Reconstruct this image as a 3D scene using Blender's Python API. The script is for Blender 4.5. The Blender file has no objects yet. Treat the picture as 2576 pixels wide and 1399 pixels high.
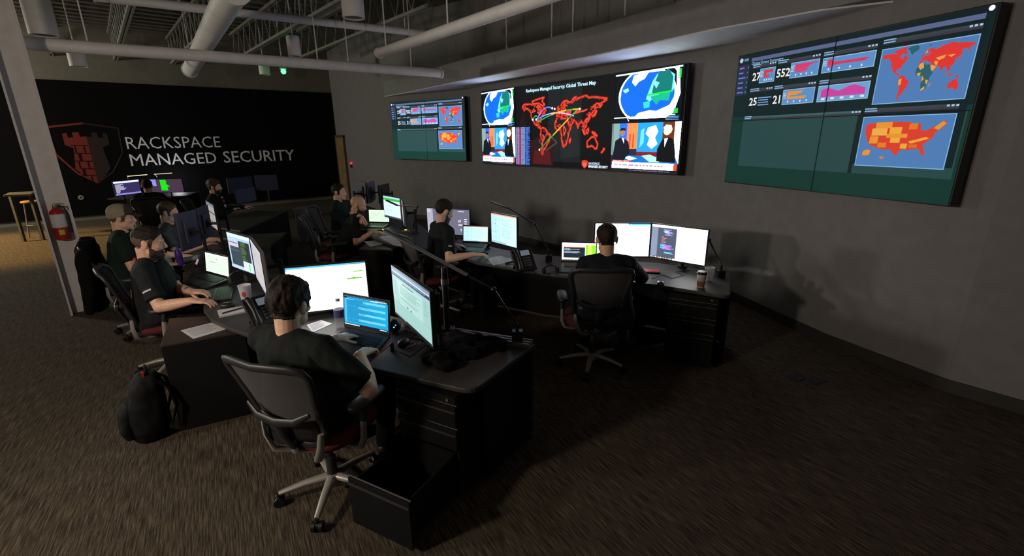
import bpy, bmesh, math, random
from mathutils import Vector, Matrix, noise
random.seed(7)
SC = bpy.context.scene
COL = SC.collection
PI = math.pi
# ---------------------------------------------------------------- camera model (frame 2576 x 1399)
FPX = 1181.0; PITCH = math.radians(16.7); ROLL = math.radians(0.64); HC = 2.05
def ray(px, py):
    x = px - 1288.0; y = -(py - 699.5)
    c, s = math.cos(ROLL), math.sin(ROLL)
    xr = c*x + s*y; yr = -s*x + c*y
    return Vector((xr, FPX*math.cos(PITCH) + yr*math.sin(PITCH), -FPX*math.sin(PITCH) + yr*math.cos(PITCH))).normalized()
def at(px, py, z):
    "where the line of sight through a picture point meets height z"
    d = ray(px, py); t = (z - HC)/d.z
    return Vector((d.x*t, d.y*t, z))
cam_d = bpy.data.cameras.new('camera'); cam = bpy.data.objects.new('camera', cam_d); COL.objects.link(cam)
cam_d.sensor_width = 36.0; cam_d.lens = FPX/2576.0*36.0; cam_d.clip_end = 100
cam.matrix_world = Matrix.Translation((0, 0, HC)) @ Matrix.Rotation(math.radians(90) - PITCH, 4, 'X') @ Matrix.Rotation(-ROLL, 4, 'Z')
SC.camera = cam
SC.view_settings.view_transform = 'Standard'; SC.view_settings.look = 'None'
SC.view_settings.gamma = 1; SC.view_settings.use_curve_mapping = False; SC.view_settings.exposure = 0.0

# ---------------------------------------------------------------- materials
_M = {}
def lin(c):
    return tuple(((v/12.92) if v <= 0.04045 else ((v+0.055)/1.055)**2.4) for v in c)
def mat(name, col, rough=0.6, metal=0.0, bump=0.0, bscale=200.0, var=0.0, vscale=8.0, alpha=1.0, coat=0.0, trans=0.0, spec=0.5, sheen=0.0):
    if name in _M: return _M[name]
    m = bpy.data.materials.new(name); m.use_nodes = True; nt = m.node_tree; b = nt.nodes['Principled BSDF']
    b.inputs['Base Color'].default_value = (*col, 1); b.inputs['Roughness'].default_value = rough
    b.inputs['Metallic'].default_value = metal; b.inputs['Alpha'].default_value = alpha
    b.inputs['Coat Weight'].default_value = coat; b.inputs['Transmission Weight'].default_value = trans
    b.inputs['Specular IOR Level'].default_value = spec; b.inputs['Sheen Weight'].default_value = sheen
    tc = nt.nodes.new('ShaderNodeTexCoord')
    n = nt.nodes.new('ShaderNodeTexNoise'); n.inputs['Scale'].default_value = vscale; n.inputs['Detail'].default_value = 4
    nt.links.new(tc.outputs['Object'], n.inputs['Vector'])
    r = nt.nodes.new('ShaderNodeValToRGB'); v = max(var, 0.06)
    r.color_ramp.elements[0].position = 0.3; r.color_ramp.elements[1].position = 0.7
    r.color_ramp.elements[0].color = (*[c*(1-v) for c in col], 1); r.color_ramp.elements[1].color = (*[min(1, c*(1+v)) for c in col], 1)
    nt.links.new(n.outputs['Fac'], r.inputs['Fac']); nt.links.new(r.outputs['Color'], b.inputs['Base Color'])
    if bump:
        n2 = nt.nodes.new('ShaderNodeTexNoise'); n2.inputs['Scale'].default_value = bscale; n2.inputs['Detail'].default_value = 3
        nt.links.new(tc.outputs['Object'], n2.inputs['Vector'])
        bp = nt.nodes.new('ShaderNodeBump'); bp.inputs['Strength'].default_value = bump; bp.inputs['Distance'].default_value = 0.004
        nt.links.new(n2.outputs['Fac'], bp.inputs['Height']); nt.links.new(bp.outputs['Normal'], b.inputs['Normal'])
    _M[name] = m; return m
def emat(rgb, k=1.0):
    "a lit picture colour on a screen (rgb as displayed, 0..1)"
    key = 'lit_%02x%02x%02x_%d' % (*[int(v*255) for v in rgb], int(k*100))
    if key in _M: return _M[key]
    m = bpy.data.materials.new(key); m.use_nodes = True; b = m.node_tree.nodes['Principled BSDF']
    b.inputs['Base Color'].default_value = (0.01, 0.01, 0.012, 1); b.inputs['Roughness'].default_value = 0.45; b.inputs['Specular IOR Level'].default_value = 0.12
    b.inputs['Emission Color'].default_value = (*lin(rgb), 1); b.inputs['Emission Strength'].default_value = k
    _M[key] = m; return m

# ---------------------------------------------------------------- mesh builder
class MB:
    def __init__(s): s.v = []; s.f = []; s.fm = []; s.mats = []; s.M = Matrix()
    def mi(s, m):
        if m not in s.mats: s.mats.append(m)
        return s.mats.index(m)
    def add(s, vs, fs, m=None):
        o = len(s.v); k = s.mi(m) if m is not None else 0
        s.v += [s.M @ Vector(p) for p in vs]
        for f in fs: s.f.append([i+o for i in f]); s.fm.append(k)
    def box(s, a, b, m=None):
        x0, y0, z0 = a; x1, y1, z1 = b
        s.add([(x0,y0,z0),(x1,y0,z0),(x1,y1,z0),(x0,y1,z0),(x0,y0,z1),(x1,y0,z1),(x1,y1,z1),(x0,y1,z1)],
              [(0,3,2,1),(4,5,6,7),(0,1,5,4),(1,2,6,5),(2,3,7,6),(3,0,4,7)], m)
    def bar(s, p, q, w, h, m=None, up=(0,0,1)):
        "box beam from p to q, w across, h along up"
        p = Vector(p); q = Vector(q); d = (q-p).normalized(); u = Vector(up)
        x = d.cross(u)
        if x.length < 1e-4: x = d.cross(Vector((1,0,0)))
        x.normalize(); z = x.cross(d); x = x*w/2; z = z*h/2
        s.add([p-x-z, p+x-z, p+x+z, p-x+z, q-x-z, q+x-z, q+x+z, q-x+z], [(0,1,2,3),(7,6,5,4),(0,4,5,1),(1,5,6,2),(2,6,7,3),(3,7,4,0)], m)
    def tube(s, pts, r, n=10, m=None, closed=False, flat=1.0, up=None):
        "round (or flattened) tube along a path; r a number or a list"
        P = [Vector(p) for p in pts]; N = len(P)
        R = r if isinstance(r, (list, tuple)) else [r]*N
        vs = []; fs = []; prev = Vector(up) if up else None
        for i in range(N):
            a = P[i-1] if (i > 0 or closed) else P[i]; b = P[(i+1) % N] if (i < N-1 or closed) else P[i]
            d = (b-a).normalized()
            if prev is None: prev = Vector((0,0,1)) if abs(d.z) < 0.9 else Vector((1,0,0))
            x = prev - d*prev.dot(d)
            if x.length < 1e-5: x = d.orthogonal()
            x.normalize(); y = d.cross(x)
            if not up: prev = x
            for k in range(n):
                t = 2*PI*k/n; vs.append(P[i] + x*(R[i]*flat*math.cos(t)) + y*(R[i]*math.sin(t)))
        for i in range(N if closed else N-1):
            j = (i+1) % N
            for k in range(n): fs.append((i*n+k, i*n+(k+1) % n, j*n+(k+1) % n, j*n+k))
        if not closed: fs.append(tuple(range(n-1, -1, -1))); fs.append(tuple((N-1)*n+k for k in range(n)))
        s.add(vs, fs, m)
    def cyl(s, p, q, r, r2=None, n=16, m=None): s.tube([p, q], [r, r if r2 is None else r2], n, m)
    def cap(s, p, q, r0, r1, n=12, m=None):
        "tapered capsule"
        p = Vector(p); q = Vector(q); d = q-p; L = d.length; d = d.normalized() if L > 1e-6 else Vector((0,0,1))
        pts = []; rs = []
        for k in range(5):
            t = PI/2*k/4*0.97+0.03; pts.append(p - d*(r0*math.cos(t))); rs.append(r0*math.sin(t))
        for k in range(5):
            t = PI/2*(4-k)/4*0.97+0.03; pts.append(q + d*(r1*math.cos(t))); rs.append(r1*math.sin(t))
        s.tube(pts, rs, n, m)
    def ell(s, c, r, m=None, R=None, n=16):
        c = Vector(c); vs = []; fs = []; h = n//2
        for i in range(h+1):
            a = PI*i/h
            for k in range(n):
                t = 2*PI*k/n; p = Vector((r[0]*math.sin(a)*math.cos(t), r[1]*math.sin(a)*math.sin(t), r[2]*math.cos(a)))
                if i in (0, h) and k: continue
                vs.append(c + (R @ p if R else p))
        def ix(i, k): return 0 if i == 0 else (1+(h-1)*n if i == h else 1+(i-1)*n+k % n)
        for i in range(h):
            for k in range(n):
                q = [ix(i,k), ix(i+1,k), ix(i+1,k+1), ix(i,k+1)]; u = []
                for x in q:
                    if x not in u: u.append(x)
                fs.append(tuple(u))
        s.add(vs, fs, m)
    def loft(s, rings, n=20, m=None, pw=2.4):
        "rings: (centre, half width x, half depth y[, tilt])"
        vs = []; fs = []
        for rg in rings:
            c = Vector(rg[0]); tl = rg[3] if len(rg) > 3 else 0.0
            for k in range(n):
                t = 2*PI*k/n; cx = math.copysign(abs(math.cos(t))**(2/pw), math.cos(t)); sy = math.copysign(abs(math.sin(t))**(2/pw), math.sin(t))
                vs.append(c + Vector((rg[1]*cx, rg[2]*sy*math.cos(tl), rg[2]*sy*math.sin(tl))))
        for i in range(len(rings)-1):
            for k in range(n): fs.append((i*n+k, i*n+(k+1) % n, (i+1)*n+(k+1) % n, (i+1)*n+k))
        fs.append(tuple(range(n-1, -1, -1))); fs.append(tuple((len(rings)-1)*n+k for k in range(n)))
        s.add(vs, fs, m)
    def lathe(s, prof, c=(0,0,0), n=24, m=None):
        vs = []; fs = []; c = Vector(c); L = len(prof)
        for r, z in prof:
            for k in range(n):
                t = 2*PI*k/n; vs.append(c + Vector((r*math.cos(t), r*math.sin(t), z)))
        for i in range(L-1):
            for k in range(n): fs.append((i*n+k, i*n+(k+1) % n, (i+1)*n+(k+1) % n, (i+1)*n+k))
        fs.append(tuple(range(n-1, -1, -1))); fs.append(tuple((L-1)*n+k for k in range(n)))
        s.add(vs, fs, m)
    def prism(s, poly, z0, z1, m=None):
        a = sum(poly[i][0]*poly[(i+1) % len(poly)][1]-poly[(i+1) % len(poly)][0]*poly[i][1] for i in range(len(poly)))
        if a < 0: poly = poly[::-1]
        n = len(poly)
        s.add([(x, y, z0) for x, y in poly] + [(x, y, z1) for x, y in poly],
              [tuple(range(n-1, -1, -1)), tuple(range(n, 2*n))] + [(i, (i+1) % n, n+(i+1) % n, n+i) for i in range(n)], m)
    def grid(s, fn, nu, nv, m=None, closed=False):
        vs = [fn(i/nu, j/nv) for i in range(nu+1) for j in range(nv+1)]
        fs = [(i*(nv+1)+j, (i+1)*(nv+1)+j, (i+1)*(nv+1)+j+1, i*(nv+1)+j+1) for i in range(nu) for j in range(nv)]
        s.add(vs, fs, m)
    def mesh(s, name):
        me = bpy.data.meshes.new(name); me.from_pydata([tuple(v) for v in s.v], [], s.f)
        for m in s.mats: me.materials.append(m)
        if s.mats: me.polygons.foreach_set('material_index', s.fm)
        me.update(); return me
def obj(name, mb, m=None, parent=None, smooth=None, bevel=0.0, loc=None, solid=0.0):
    me = mb.mesh(name) if isinstance(mb, MB) else mb
    if m is not None:
        if len(me.materials) == 0: me.materials.append(m)
    o = bpy.data.objects.new(name, me); COL.objects.link(o)
    if smooth:
        me.polygons.foreach_set('use_smooth', [True]*len(me.polygons))
        if smooth < 3: me.set_sharp_from_angle(angle=smooth)
    if solid:
        sm = o.modifiers.new('thick', 'SOLIDIFY'); sm.thickness = solid; sm.offset = 0
    if bevel:
        b = o.modifiers.new('edge', 'BEVEL'); b.width = bevel; b.segments = 2; b.limit_method = 'ANGLE'; b.angle_limit = 0.6
    if parent is not None: o.parent = parent
    if loc is not None: o.location = loc
    return o
S = 0.7   # smooth-by-angle threshold
def tag(o, label=None, cat=None, group=None, kind=None):
    if label: o['label'] = label
    if cat: o['category'] = cat
    if group: o['group'] = group
    if kind: o['kind'] = kind
    return o
def thing(name, label, cat, loc=(0,0,0), rz=0.0, group=None):
    o = bpy.data.objects.new(name, None); COL.objects.link(o); o.empty_display_size = 0.1
    o.location = loc; o.rotation_euler = (0, 0, rz); return tag(o, label, cat, group)
def dup(o, loc=None, rz=None, label=None, parent=None):
    c = o.copy(); COL.objects.link(c)
    if parent is not None:
        c.parent = parent; c.matrix_parent_inverse = o.matrix_parent_inverse
    if loc is not None: c.location = loc
    if rz is not None: c.rotation_euler = (0, 0, rz)
    if label: c['label'] = label
    for ch in list(o.children): dup(ch, parent=c)
    return c
def hd(dx, dy): return math.atan2(-dx, dy)      # rotation that turns local +Y to the direction (dx, dy)
def remesh(mb, vox, it=3, noise_amp=0.0, nscale=9.0, seed=0.0, name='form'):
    me = mb.mesh(name); o = bpy.data.objects.new('tmp', me); COL.objects.link(o)
    r = o.modifiers.new('r', 'REMESH'); r.mode = 'VOXEL'; r.voxel_size = vox
    if it:
        sm = o.modifiers.new('s', 'SMOOTH'); sm.factor = 0.5; sm.iterations = it
    dg = bpy.context.evaluated_depsgraph_get(); dg.update()
    out = bpy.data.meshes.new_from_object(o.evaluated_get(dg)); out.name = name
    bpy.data.objects.remove(o); bpy.data.meshes.remove(me); out.materials.clear()
    if noise_amp:
        ns = [v.normal.copy() for v in out.vertices]
        for v, nn in zip(out.vertices, ns):
            p = v.co*nscale + Vector((seed, seed*1.7, 0)); q = Vector((p.x, p.y, p.z*0.6))
            v.co += nn*(noise_amp*(noise.noise(q) + 0.5*noise.noise(q*2.3)))
    out.polygons.foreach_set('use_smooth', [True]*len(out.polygons)); out.update(); return out
_T = {}
def text_geo(s, bold=0.0):
    "letters as flat faces, unit height capitals, origin bottom left"
    k = (s, bold)
    if k in _T: return _T[k]
    cu = bpy.data.curves.new('txt', 'FONT'); cu.body = s; cu.size = 1.0; cu.offset = bold; cu.resolution_u = 2
    o = bpy.data.objects.new('txt', cu); COL.objects.link(o); dg = bpy.context.evaluated_depsgraph_get(); dg.update()
    me = o.evaluated_get(dg).to_mesh(); vs = [v.co.copy() for v in me.vertices]; fs = [tuple(p.vertices) for p in me.polygons]
    o.evaluated_get(dg).to_mesh_clear(); bpy.data.objects.remove(o); bpy.data.curves.remove(cu)
    if vs:
        x0 = min(v.x for v in vs); x1 = max(v.x for v in vs)
        vs = [Vector((v.x-x0, v.y, 0))/0.69 for v in vs]; w = (x1-x0)/0.69
    else: w = 0
    _T[k] = (vs, fs, w); return _T[k]

# ---------------------------------------------------------------- pictures on screens
class Scr:
    "flat picture, u to the right 0..1, v down 0..1, seen from -Y; each layer sits a hair in front of the last"
    def __init__(s, w, h, k=1.0, step=0.00004): s.w = w; s.h = h; s.k = k; s.mb = MB(); s.l = 0; s.step = step
    def P(s, u, v): return (u*s.w - s.w/2, -s.step*s.l, s.h - v*s.h)
    def poly(s, pts, c, k=None):
        s.l += 1
        a = sum(pts[i][0]*pts[(i+1) % len(pts)][1]-pts[(i+1) % len(pts)][0]*pts[i][1] for i in range(len(pts)))
        if a > 0: pts = pts[::-1]
        s.mb.add([s.P(*p) for p in pts], [tuple(range(len(pts)))], emat(c, s.k if k is None else k))
    def rect(s, u0, v0, u1, v1, c, k=None): s.poly([(u0,v0),(u1,v0),(u1,v1),(u0,v1)], c, k)
    def line(s, pts, wd, c, k=None, closed=False):
        s.l += 1; m = emat(c, s.k if k is None else k)
        n = len(pts)
        for i in range(n if closed else n-1):
            x0, y0 = pts[i][0]*s.w, pts[i][1]*s.h; x1, y1 = pts[(i+1) % n][0]*s.w, pts[(i+1) % n][1]*s.h
            dx, dy = x1-x0, y1-y0; L = math.hypot(dx, dy) or 1e-6; nx, ny = -dy/L*wd/2, dx/L*wd/2
            ex, ey = dx/L*wd*0.3, dy/L*wd*0.3
            q = [((x0-ex+nx)/s.w, (y0-ey+ny)/s.h), ((x0-ex-nx)/s.w, (y0-ey-ny)/s.h), ((x1+ex-nx)/s.w, (y1+ey-ny)/s.h), ((x1+ex+nx)/s.w, (y1+ey+ny)/s.h)]
            s.mb.add([s.P(*p) for p in q], [(0,1,2,3)], m)
    def rows(s, u0, v0, u1, v1, n, c, k=None, fill=0.45, rag=0.5, indent=0.0, blank=0.15):
        "lines of small writing, too small to read: broken dashes"
        s.l += 1; m = emat(c, s.k if k is None else k); hh = (v1-v0)/n
        for i in range(n):
            if random.random() < blank: continue
            ind = random.choice([0, 0, 1, 2])*indent; u = u0+ind; end = u0 + (u1-u0)*(1-rag*random.random())
            while u < end:
                ww = (u1-u0)*random.uniform(0.03, 0.12); e = min(u+ww, end)
                a, b = v0+i*hh, v0+i*hh+hh*fill
                s.mb.add([s.P(u,a), s.P(u,b), s.P(e,b), s.P(e,a)], [(0,1,2,3)], m); u = e+(u1-u0)*0.015
    def text(s, u, v, hgt, t, c, k=None, bold=0.0, width=None):
        "hgt = capital height as fraction of h; v = baseline"
        s.l += 1; vs, fs, w = text_geo(t, bold); H = hgt*s.h; sx = H if width is None else width*s.w/max(w, 1e-6)
        x0, y0, z0 = s.P(u, v)
        s.mb.add([(x0+p.x*sx, y0, z0+p.y*H) for p in vs], fs, emat(c, s.k if k is None else k))
    def circle(s, u, v, r, c, k=None, n=28, a0=0, a1=2*PI):
        s.poly([(u+r*math.cos(a0+(a1-a0)*i/n)*s.h/s.w, v+r*math.sin(a0+(a1-a0)*i/n)) for i in range(n)], c, k)
LAND = {
 'na': [(-166,66),(-156,71),(-128,70),(-110,68),(-95,72),(-82,68),(-94,60),(-92,57),(-82,55),(-79,51),(-77,58),(-72,62),(-64,58),(-56,52),(-66,49),(-61,46),(-70,43),(-75,38),(-81,31),(-80,25),(-83,29),(-90,30),(-97,27),(-97,20),(-91,18),(-88,21),(-87,16),(-83,15),(-83,10),(-79,8),(-86,11),(-94,16),(-105,20),(-110,24),(-115,31),(-121,35),(-124,41),(-124,48),(-132,54),(-140,60),(-152,59),(-160,56),(-158,60),(-166,62)],
 'arctic': [(-120,76),(-95,80),(-65,83),(-75,75),(-62,66),(-72,64),(-88,70),(-115,70)],
 'green': [(-55,82),(-30,83),(-20,76),(-24,70),(-40,65),(-44,60),(-52,66),(-55,72),(-68,77)],
 'sa': [(-79,8),(-72,12),(-62,10),(-51,4),(-50,0),(-35,-6),(-39,-15),(-41,-22),(-48,-27),(-54,-34),(-58,-38),(-65,-42),(-67,-48),(-69,-54),(-74,-52),(-73,-42),(-71,-30),(-70,-18),(-76,-14),(-81,-5),(-78,1)],
 'africa': [(-6,35),(10,37),(11,33),(20,31),(32,31),(36,22),(43,12),(51,12),(42,-1),(40,-10),(35,-22),(32,-29),(20,-35),(17,-29),(12,-17),(13,-8),(9,1),(8,5),(-7,5),(-14,9),(-17,15),(-16,24),(-10,30)],
 'asia': [(-9,37),(-9,43),(-1,44),(-4,48),(4,52),(8,54),(8,57),(12,54),(20,54),(24,59),(30,60),(22,60),(25,65),(18,62),(16,57),(11,59),(5,60),(12,66),(20,70),(30,71),(42,66),(55,69),(70,73),(90,76),(105,78),(115,73),(140,73),(160,70),(178,68),(178,65),(162,60),(162,55),(156,51),(156,58),(143,59),(136,54),(141,52),(135,43),(128,40),(129,35),(126,35),(122,40),(118,38),(122,31),(115,22),(108,21),(109,12),(105,9),(101,13),(104,2),(98,9),(98,16),(92,22),(86,20),(80,15),(77,8),(73,16),(70,22),(62,25),(57,26),(50,30),(52,24),(59,22),(52,16),(44,13),(35,28),(36,36),(27,37),(23,38),(20,40),(13,45),(18,40),(16,38),(8,44),(0,40),(-5,36)],
 'aus': [(114,-22),(122,-17),(130,-12),(137,-12),(142,-11),(146,-19),(153,-27),(150,-37),(144,-38),(138,-34),(131,-31),(124,-33),(115,-34)],
 'sum': [(95,5),(99,2),(106,-6),(102,-5)], 'bor': [(109,1),(117,7),(118,1),(114,-4),(110,-3)], 'png': [(131,-1),(141,-3),(150,-10),(143,-9),(138,-7)],
 'jap': [(130,32),(137,34),(141,36),(145,44),(141,43),(139,38)], 'nz': [(167,-46),(172,-42),(178,-38),(175,-37),(173,-43)],
 'mad': [(44,-20),(50,-15),(47,-25)], 'uk': [(-5,50),(1,52),(-3,58),(-6,57)], 'svb': [(12,78),(25,80),(20,76)], 'nzm': [(52,71),(60,76),(68,77),(58,73)],
}
USA = [(.02,.10),(.33,.06),(.57,.08),(.60,.14),(.67,.11),(.70,.17),(.70,.27),(.76,.30),(.84,.20),(.90,.18),(.93,.06),(.98,.12),(.93,.24),(.87,.34),(.86,.45),(.80,.56),(.76,.63),(.79,.76),(.81,.86),(.77,.87),(.73,.73),(.66,.72),(.60,.76),(.55,.73),(.49,.80),(.48,.90),(.44,.86),(.38,.75),(.30,.75),(.22,.72),(.12,.66),(.05,.52),(.02,.38),(.0,.22)]
def mapuv(lon, lat, b): return (b[0]+(lon+170)/350*(b[2]-b[0]), b[1]+(84-lat)/140*(b[3]-b[1]))
RED = (.93,.22,.20); ORG = (.97,.62,.20); BLU = (.40,.62,.86); PINK = (.93,.22,.45)
def dashboard(w, h, k):
    s = Scr(w, h, k, 0.00004)
    s.rect(0, 0, 1, 1, (.06,.22,.19))
    s.rect(.075, .0, 1, .47, (.05,.14,.15)); s.rect(.0, .0, .075, .47, (.05,.15,.15))
    s.rect(.075, .5, .99, .86, (.16,.29,.29)); s.rect(.64, .0, .985, .86, (.05,.13,.14)); s.rect(.655, .80, .985, .86, (.16,.29,.29))
    s.rect(.08, .03, .975, .056, (.38,.42,.58)); s.text(.083, .083, .022, 'Global Event Summary', (.60,.80,.95), bold=.01)
    s.circle(.018, .035, .018, (.75,.85,.95)); s.rect(.036, .025, .062, .045, (.45,.55,.70)); s.circle(.985, .012, .013, (.85,.75,1.0), 1.4)
    s.rect(.003, .07, .072, .30, (.17,.20,.30))
    for i in range(6):
        s.rect(.012, .088+i*.037, random.uniform(.038,.056), .100+i*.037, (.38,.50,.85) if i else (.62,.42,.80)); s.circle(.065, .094+i*.037, .006, (.45,.55,.70), n=8)
    def head(u0, u1, v, teal=False):
        s.rect(u0, v, u1, v+.014, (.22,.40,.40) if teal else (.22,.28,.30)); s.rect(u0, v+.014, u1, v+.026, (.26,.22,.28))
        s.rows(u0, v-.002, u0+.055, v+.026, 2, (.60,.78,.95), fill=.5, rag=.3, blank=0)
        for i in range(3): s.rect(u1-.035+i*.013, v+.002, u1-.027+i*.013, v+.012, (.75,.85,.95))
    def chart(u0, v0, u1, v1, c, rows, lab=True):
        s.rect(u0, v0, u1, v1, (.62,.80,.92)); s.rect(u0+.003, v0+.005, u1-.003, v1-.005, (.38,.60,.84))
        if lab: s.rows(u0+.004, v0+.02, u0+.02, v1-.04, 5, (.90,.95,1), rag=.2, blank=0)
        x0 = u0+.023; n = len(rows); hh = (v1-v0-.05)/n
        for i, r in enumerate(rows): s.rect(x0, v0+.015+i*hh, x0+(u1-x0-.006)*r, v0+.015+(i+1)*hh*.98, c)
        for i in range(4): s.rect(x0+(u1-x0-.01)*i/4+.004, v1-.026, x0+(u1-x0-.01)*i/4+.010, v1-.014, (.95,.97,1))
    head(.095, .225, .085); s.text(.098, .20, .055, '27', (1,1,1), bold=.02); chart(.140, .12, .225, .225, RED, [.9,.9,.3,.3,.55,.55])
    head(.235, .44, .085); s.text(.235, .20, .055, '552', (1,1,1), bold=.02); chart(.305, .115, .44, .22, PINK, [.95,.75,.65,.6,.55,.6,.5])
    head(.455, .665, .085); chart(.455, .12, .665, .215, (.93,.18,.33), [.12,.15,.9,.85,.1])
    head(.095, .225, .262); s.text(.098, .385, .055, '25', (1,1,1), bold=.02); s.rows(.150, .33, .225, .40, 4, (.55,.72,.95), rag=.3, blank=0)
    head(.235, .44, .262); s.text(.235, .385, .055, '21', (1,1,1), bold=.02); chart(.285, .295, .44, .40, ORG, [.6,.55,.4,.1,.75,.7])
    head(.455, .665, .262)
    s.rect(.455, .295, .665, .40, (.62,.80,.92)); s.rect(.458, .30, .662, .395, (.45,.68,.88))
    s.poly([(.47,.37)] + [(.47+.18*i/12, .325-.012*math.sin(i*.9)-.006*(i > 5)) for i in range(13)] + [(.65,.37)], (.85,.28,.66))
    for i in range(5): s.rect(.475+i*.04, .375, .49+i*.04, .388, (.95,.97,1))
    head(.083, .65, .47, True)
    head(.685, .975, .075); b = (.685, .125, .975, .44); s.rect(*b, (.55,.75,.93)); s.rect(.688, .13, .972, .435, (.33,.52,.76))
    b = (.690, .13, .970, .43)
    for n, p in LAND.items():
        q = [mapuv(x, y, b) for x, y in p]
        s.poly(q, (.18,.40,.45) if n in ('green','africa','svb') else (RED if n != 'mad' else ORG))
    for c in ([(-6,35),(8,37),(12,24),(0,20),(-10,28)], [(36,30),(58,24),(48,14),(40,18)], [(50,45),(85,50),(80,42),(62,38)], [(88,48),(118,48),(105,42)], [(46,38),(60,36),(60,26),(50,30)], [(-10,12),(4,13),(3,6),(-6,5)], [(12,5),(22,-4),(14,-10)], [(17,-29),(30,-22),(31,-29),(20,-34)], [(28,-6),(39,-8),(36,-18),(30,-14)], [(-79,0),(-68,4),(-66,-12),(-76,-14)], [(5,60),(14,69),(14,60)]):
        s.poly([mapuv(x, y, b) for x, y in c], (.99,.68,.27))
    head(.665, .965, .462); s.rect(.665, .51, .965, .81, (.55,.75,.93)); s.rect(.668, .515, .962, .805, (.33,.52,.76))
    def U(p): return (.68+p[0]*.27, .53+p[1]*.235)
    s.poly([U(p) for p in USA], (.91,.26,.18))
    for x0, y0, x1, y1, c in ((.14,.07,.35,.22,ORG),(.10,.22,.30,.40,(.99,.72,.30)),(.33,.20,.48,.36,(.99,.70,.22)),(.30,.36,.56,.46,ORG),(.36,.46,.48,.58,(.99,.72,.25)),(.09,.42,.20,.60,ORG),(.21,.58,.32,.70,(.96,.52,.16)),(.56,.12,.66,.26,(.95,.50,.14)),(.50,.60,.58,.72,(.98,.72,.2)),(.60,.62,.70,.70,(.94,.45,.14))):
        s.rect(*U((x0,y0)), *U((x1,y1)), c)
    s.poly([U(p) for p in [(.58,.55),(.78,.44),(.82,.48),(.62,.60)]], (.99,.70,.25)); s.poly([U(p) for p in [(.84,.24),(.93,.08),(.97,.13),(.90,.28)]], ORG)
    s.poly([U(p) for p in [(.03,.80),(.08,.76),(.13,.78),(.12,.90),(.05,.92),(.02,.88)]], ORG); s.poly([U(p) for p in [(.26,.94),(.30,.92),(.33,.97),(.29,1.0)]], (.96,.5,.2))
    s.rect(.498, 0, .502, 1, (.0,.02,.02)); s.rect(0, .498, 1, .502, (.0,.02,.02))
    return s.mb
def threatwall(w, h):
    k = 1.0; s = Scr(w, h, k, 0.00004); s.rect(0, 0, 1, 1, (.012,.016,.032))
    # dim backdrop behind the map
    s.rect(.43, .03, .60, .93, (.07,.09,.10)); s.poly([(.30,.72),(.40,.60),(.47,.66),(.46,.98),(.33,.98)], (.14,.04,.05)); s.poly([(.49,.55),(.58,.5),(.60,.85),(.50,.9)], (.10,.12,.13))
    s.line([(.38,.68),(.43,.60),(.48,.70),(.42,.80)], .03, (.22,.22,.24), closed=True)
    s.poly([(.25,.50),(.29,.30),(.30,.50)], (.10,.03,.04)); s.poly([(.345,.97),(.35,.80),(.44,.80),(.45,.97)], (.28,.06,.06))
    b = (.275, .16, .715, .86)
    for n, p in LAND.items():
        if n in ('green', 'svb'): continue
        q = [mapuv(x, y, b) for x, y in p]
        s.line(q, .045, (.42,.05,.04), closed=True); s.line(q, .020, (.95,.27,.18), closed=True)
    for p in ([(-100,62),(-90,66),(-80,60)], [(-95,50),(-78,46),(-84,42)], [(-120,50),(-112,58),(-104,52)], [(60,40),(75,46),(95,44),(110,48)], [(20,15),(30,5),(22,-8)], [(-5,15),(6,18),(8,8)], [(30,45),(45,42),(50,48)], [(100,20),(108,28),(118,30)], [(-70,-5),(-60,-12),(-66,-20)], [(10,50),(24,46),(18,42)]):
        s.line([mapuv(x, y, b) for x, y in p], .020, (.90,.25,.18), closed=True)
    for n in ('na','asia','africa','sa','aus'):
        P_ = LAND[n]
        for i in range(0, len(P_)-1, 1 if n != 'aus' else 4):
            x, y = P_[i]; cx_ = sum(a for a, _ in P_)/len(P_); cy_ = sum(a for _, a in P_)/len(P_); f_ = random.uniform(.08,.22); g_ = random.uniform(-4,4)
            s.line([mapuv(x, y, b), mapuv(x+(cx_-x)*f_+g_, y+(cy_-y)*f_+g_*.5, b), mapuv(*P_[i+1], b)], .012, random.choice([(.75,.18,.12),(.60,.12,.09),(.85,.24,.15)]))
    def arc(p, q, lift, cols, wd=.022):
        N = 20; P = []
        for i in range(N+1):
            t = i/N; P.append((p[0]+(q[0]-p[0])*t, p[1]+(q[1]-p[1])*t - lift*math.sin(PI*t)))
        for i in range(N): s.line([P[i], P[i+1]], wd, cols[int(i/N*len(cols))])
    G = (.15,.62,.25); Y = (.88,.68,.15); W = (.80,.62,.95); B = (.25,.50,.90)
    arc((.37,.58-.17), (.455,.30), .06, [(.6,.5,.95), (.75,.4,.75), B, (.4,.5,.85)])
    arc((.345,.42), (.37,.38), .02, [G]); arc((.365,.42), (.565,.40), .055, [B, (.45,.6,.9), W, (.85,.7,.95), W])
    arc((.375,.45), (.595,.33), .04, [G, (.2,.6,.3), Y, Y, G, Y]); arc((.385,.79), (.58,.34), .0, [(.1,.5,.2), G, Y, Y, G])
    for p in ((.345,.42),(.365,.42),(.455,.30),(.595,.33),(.385,.79),(.468,.31)): s.circle(p[0], p[1], .014, (.95,.92,1.0), 1.5, n=12)
    s.text(.305, .085, .038, 'Rackspace Managed Security: Global Threat Map', (.72,.90,1.0), 1.2, bold=.015, width=.36)
    # log list
    s.rect(.238, .505, .330, .995, (.10,.14,.30))
    s.rows(.240, .51, .262, .99, 44, (.60,.68,.92), fill=.55, rag=.05, blank=0); s.rows(.273, .51, .300, .99, 44, (.55,.68,.95), fill=.55, rag=.1, blank=0)
    s.rows(.302, .51, .332, .99, 44, (.30,.50,.88), fill=.6, rag=.7, blank=0); s.rect(.262, .51, .2705, .99, (.80,.08,.06))
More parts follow.
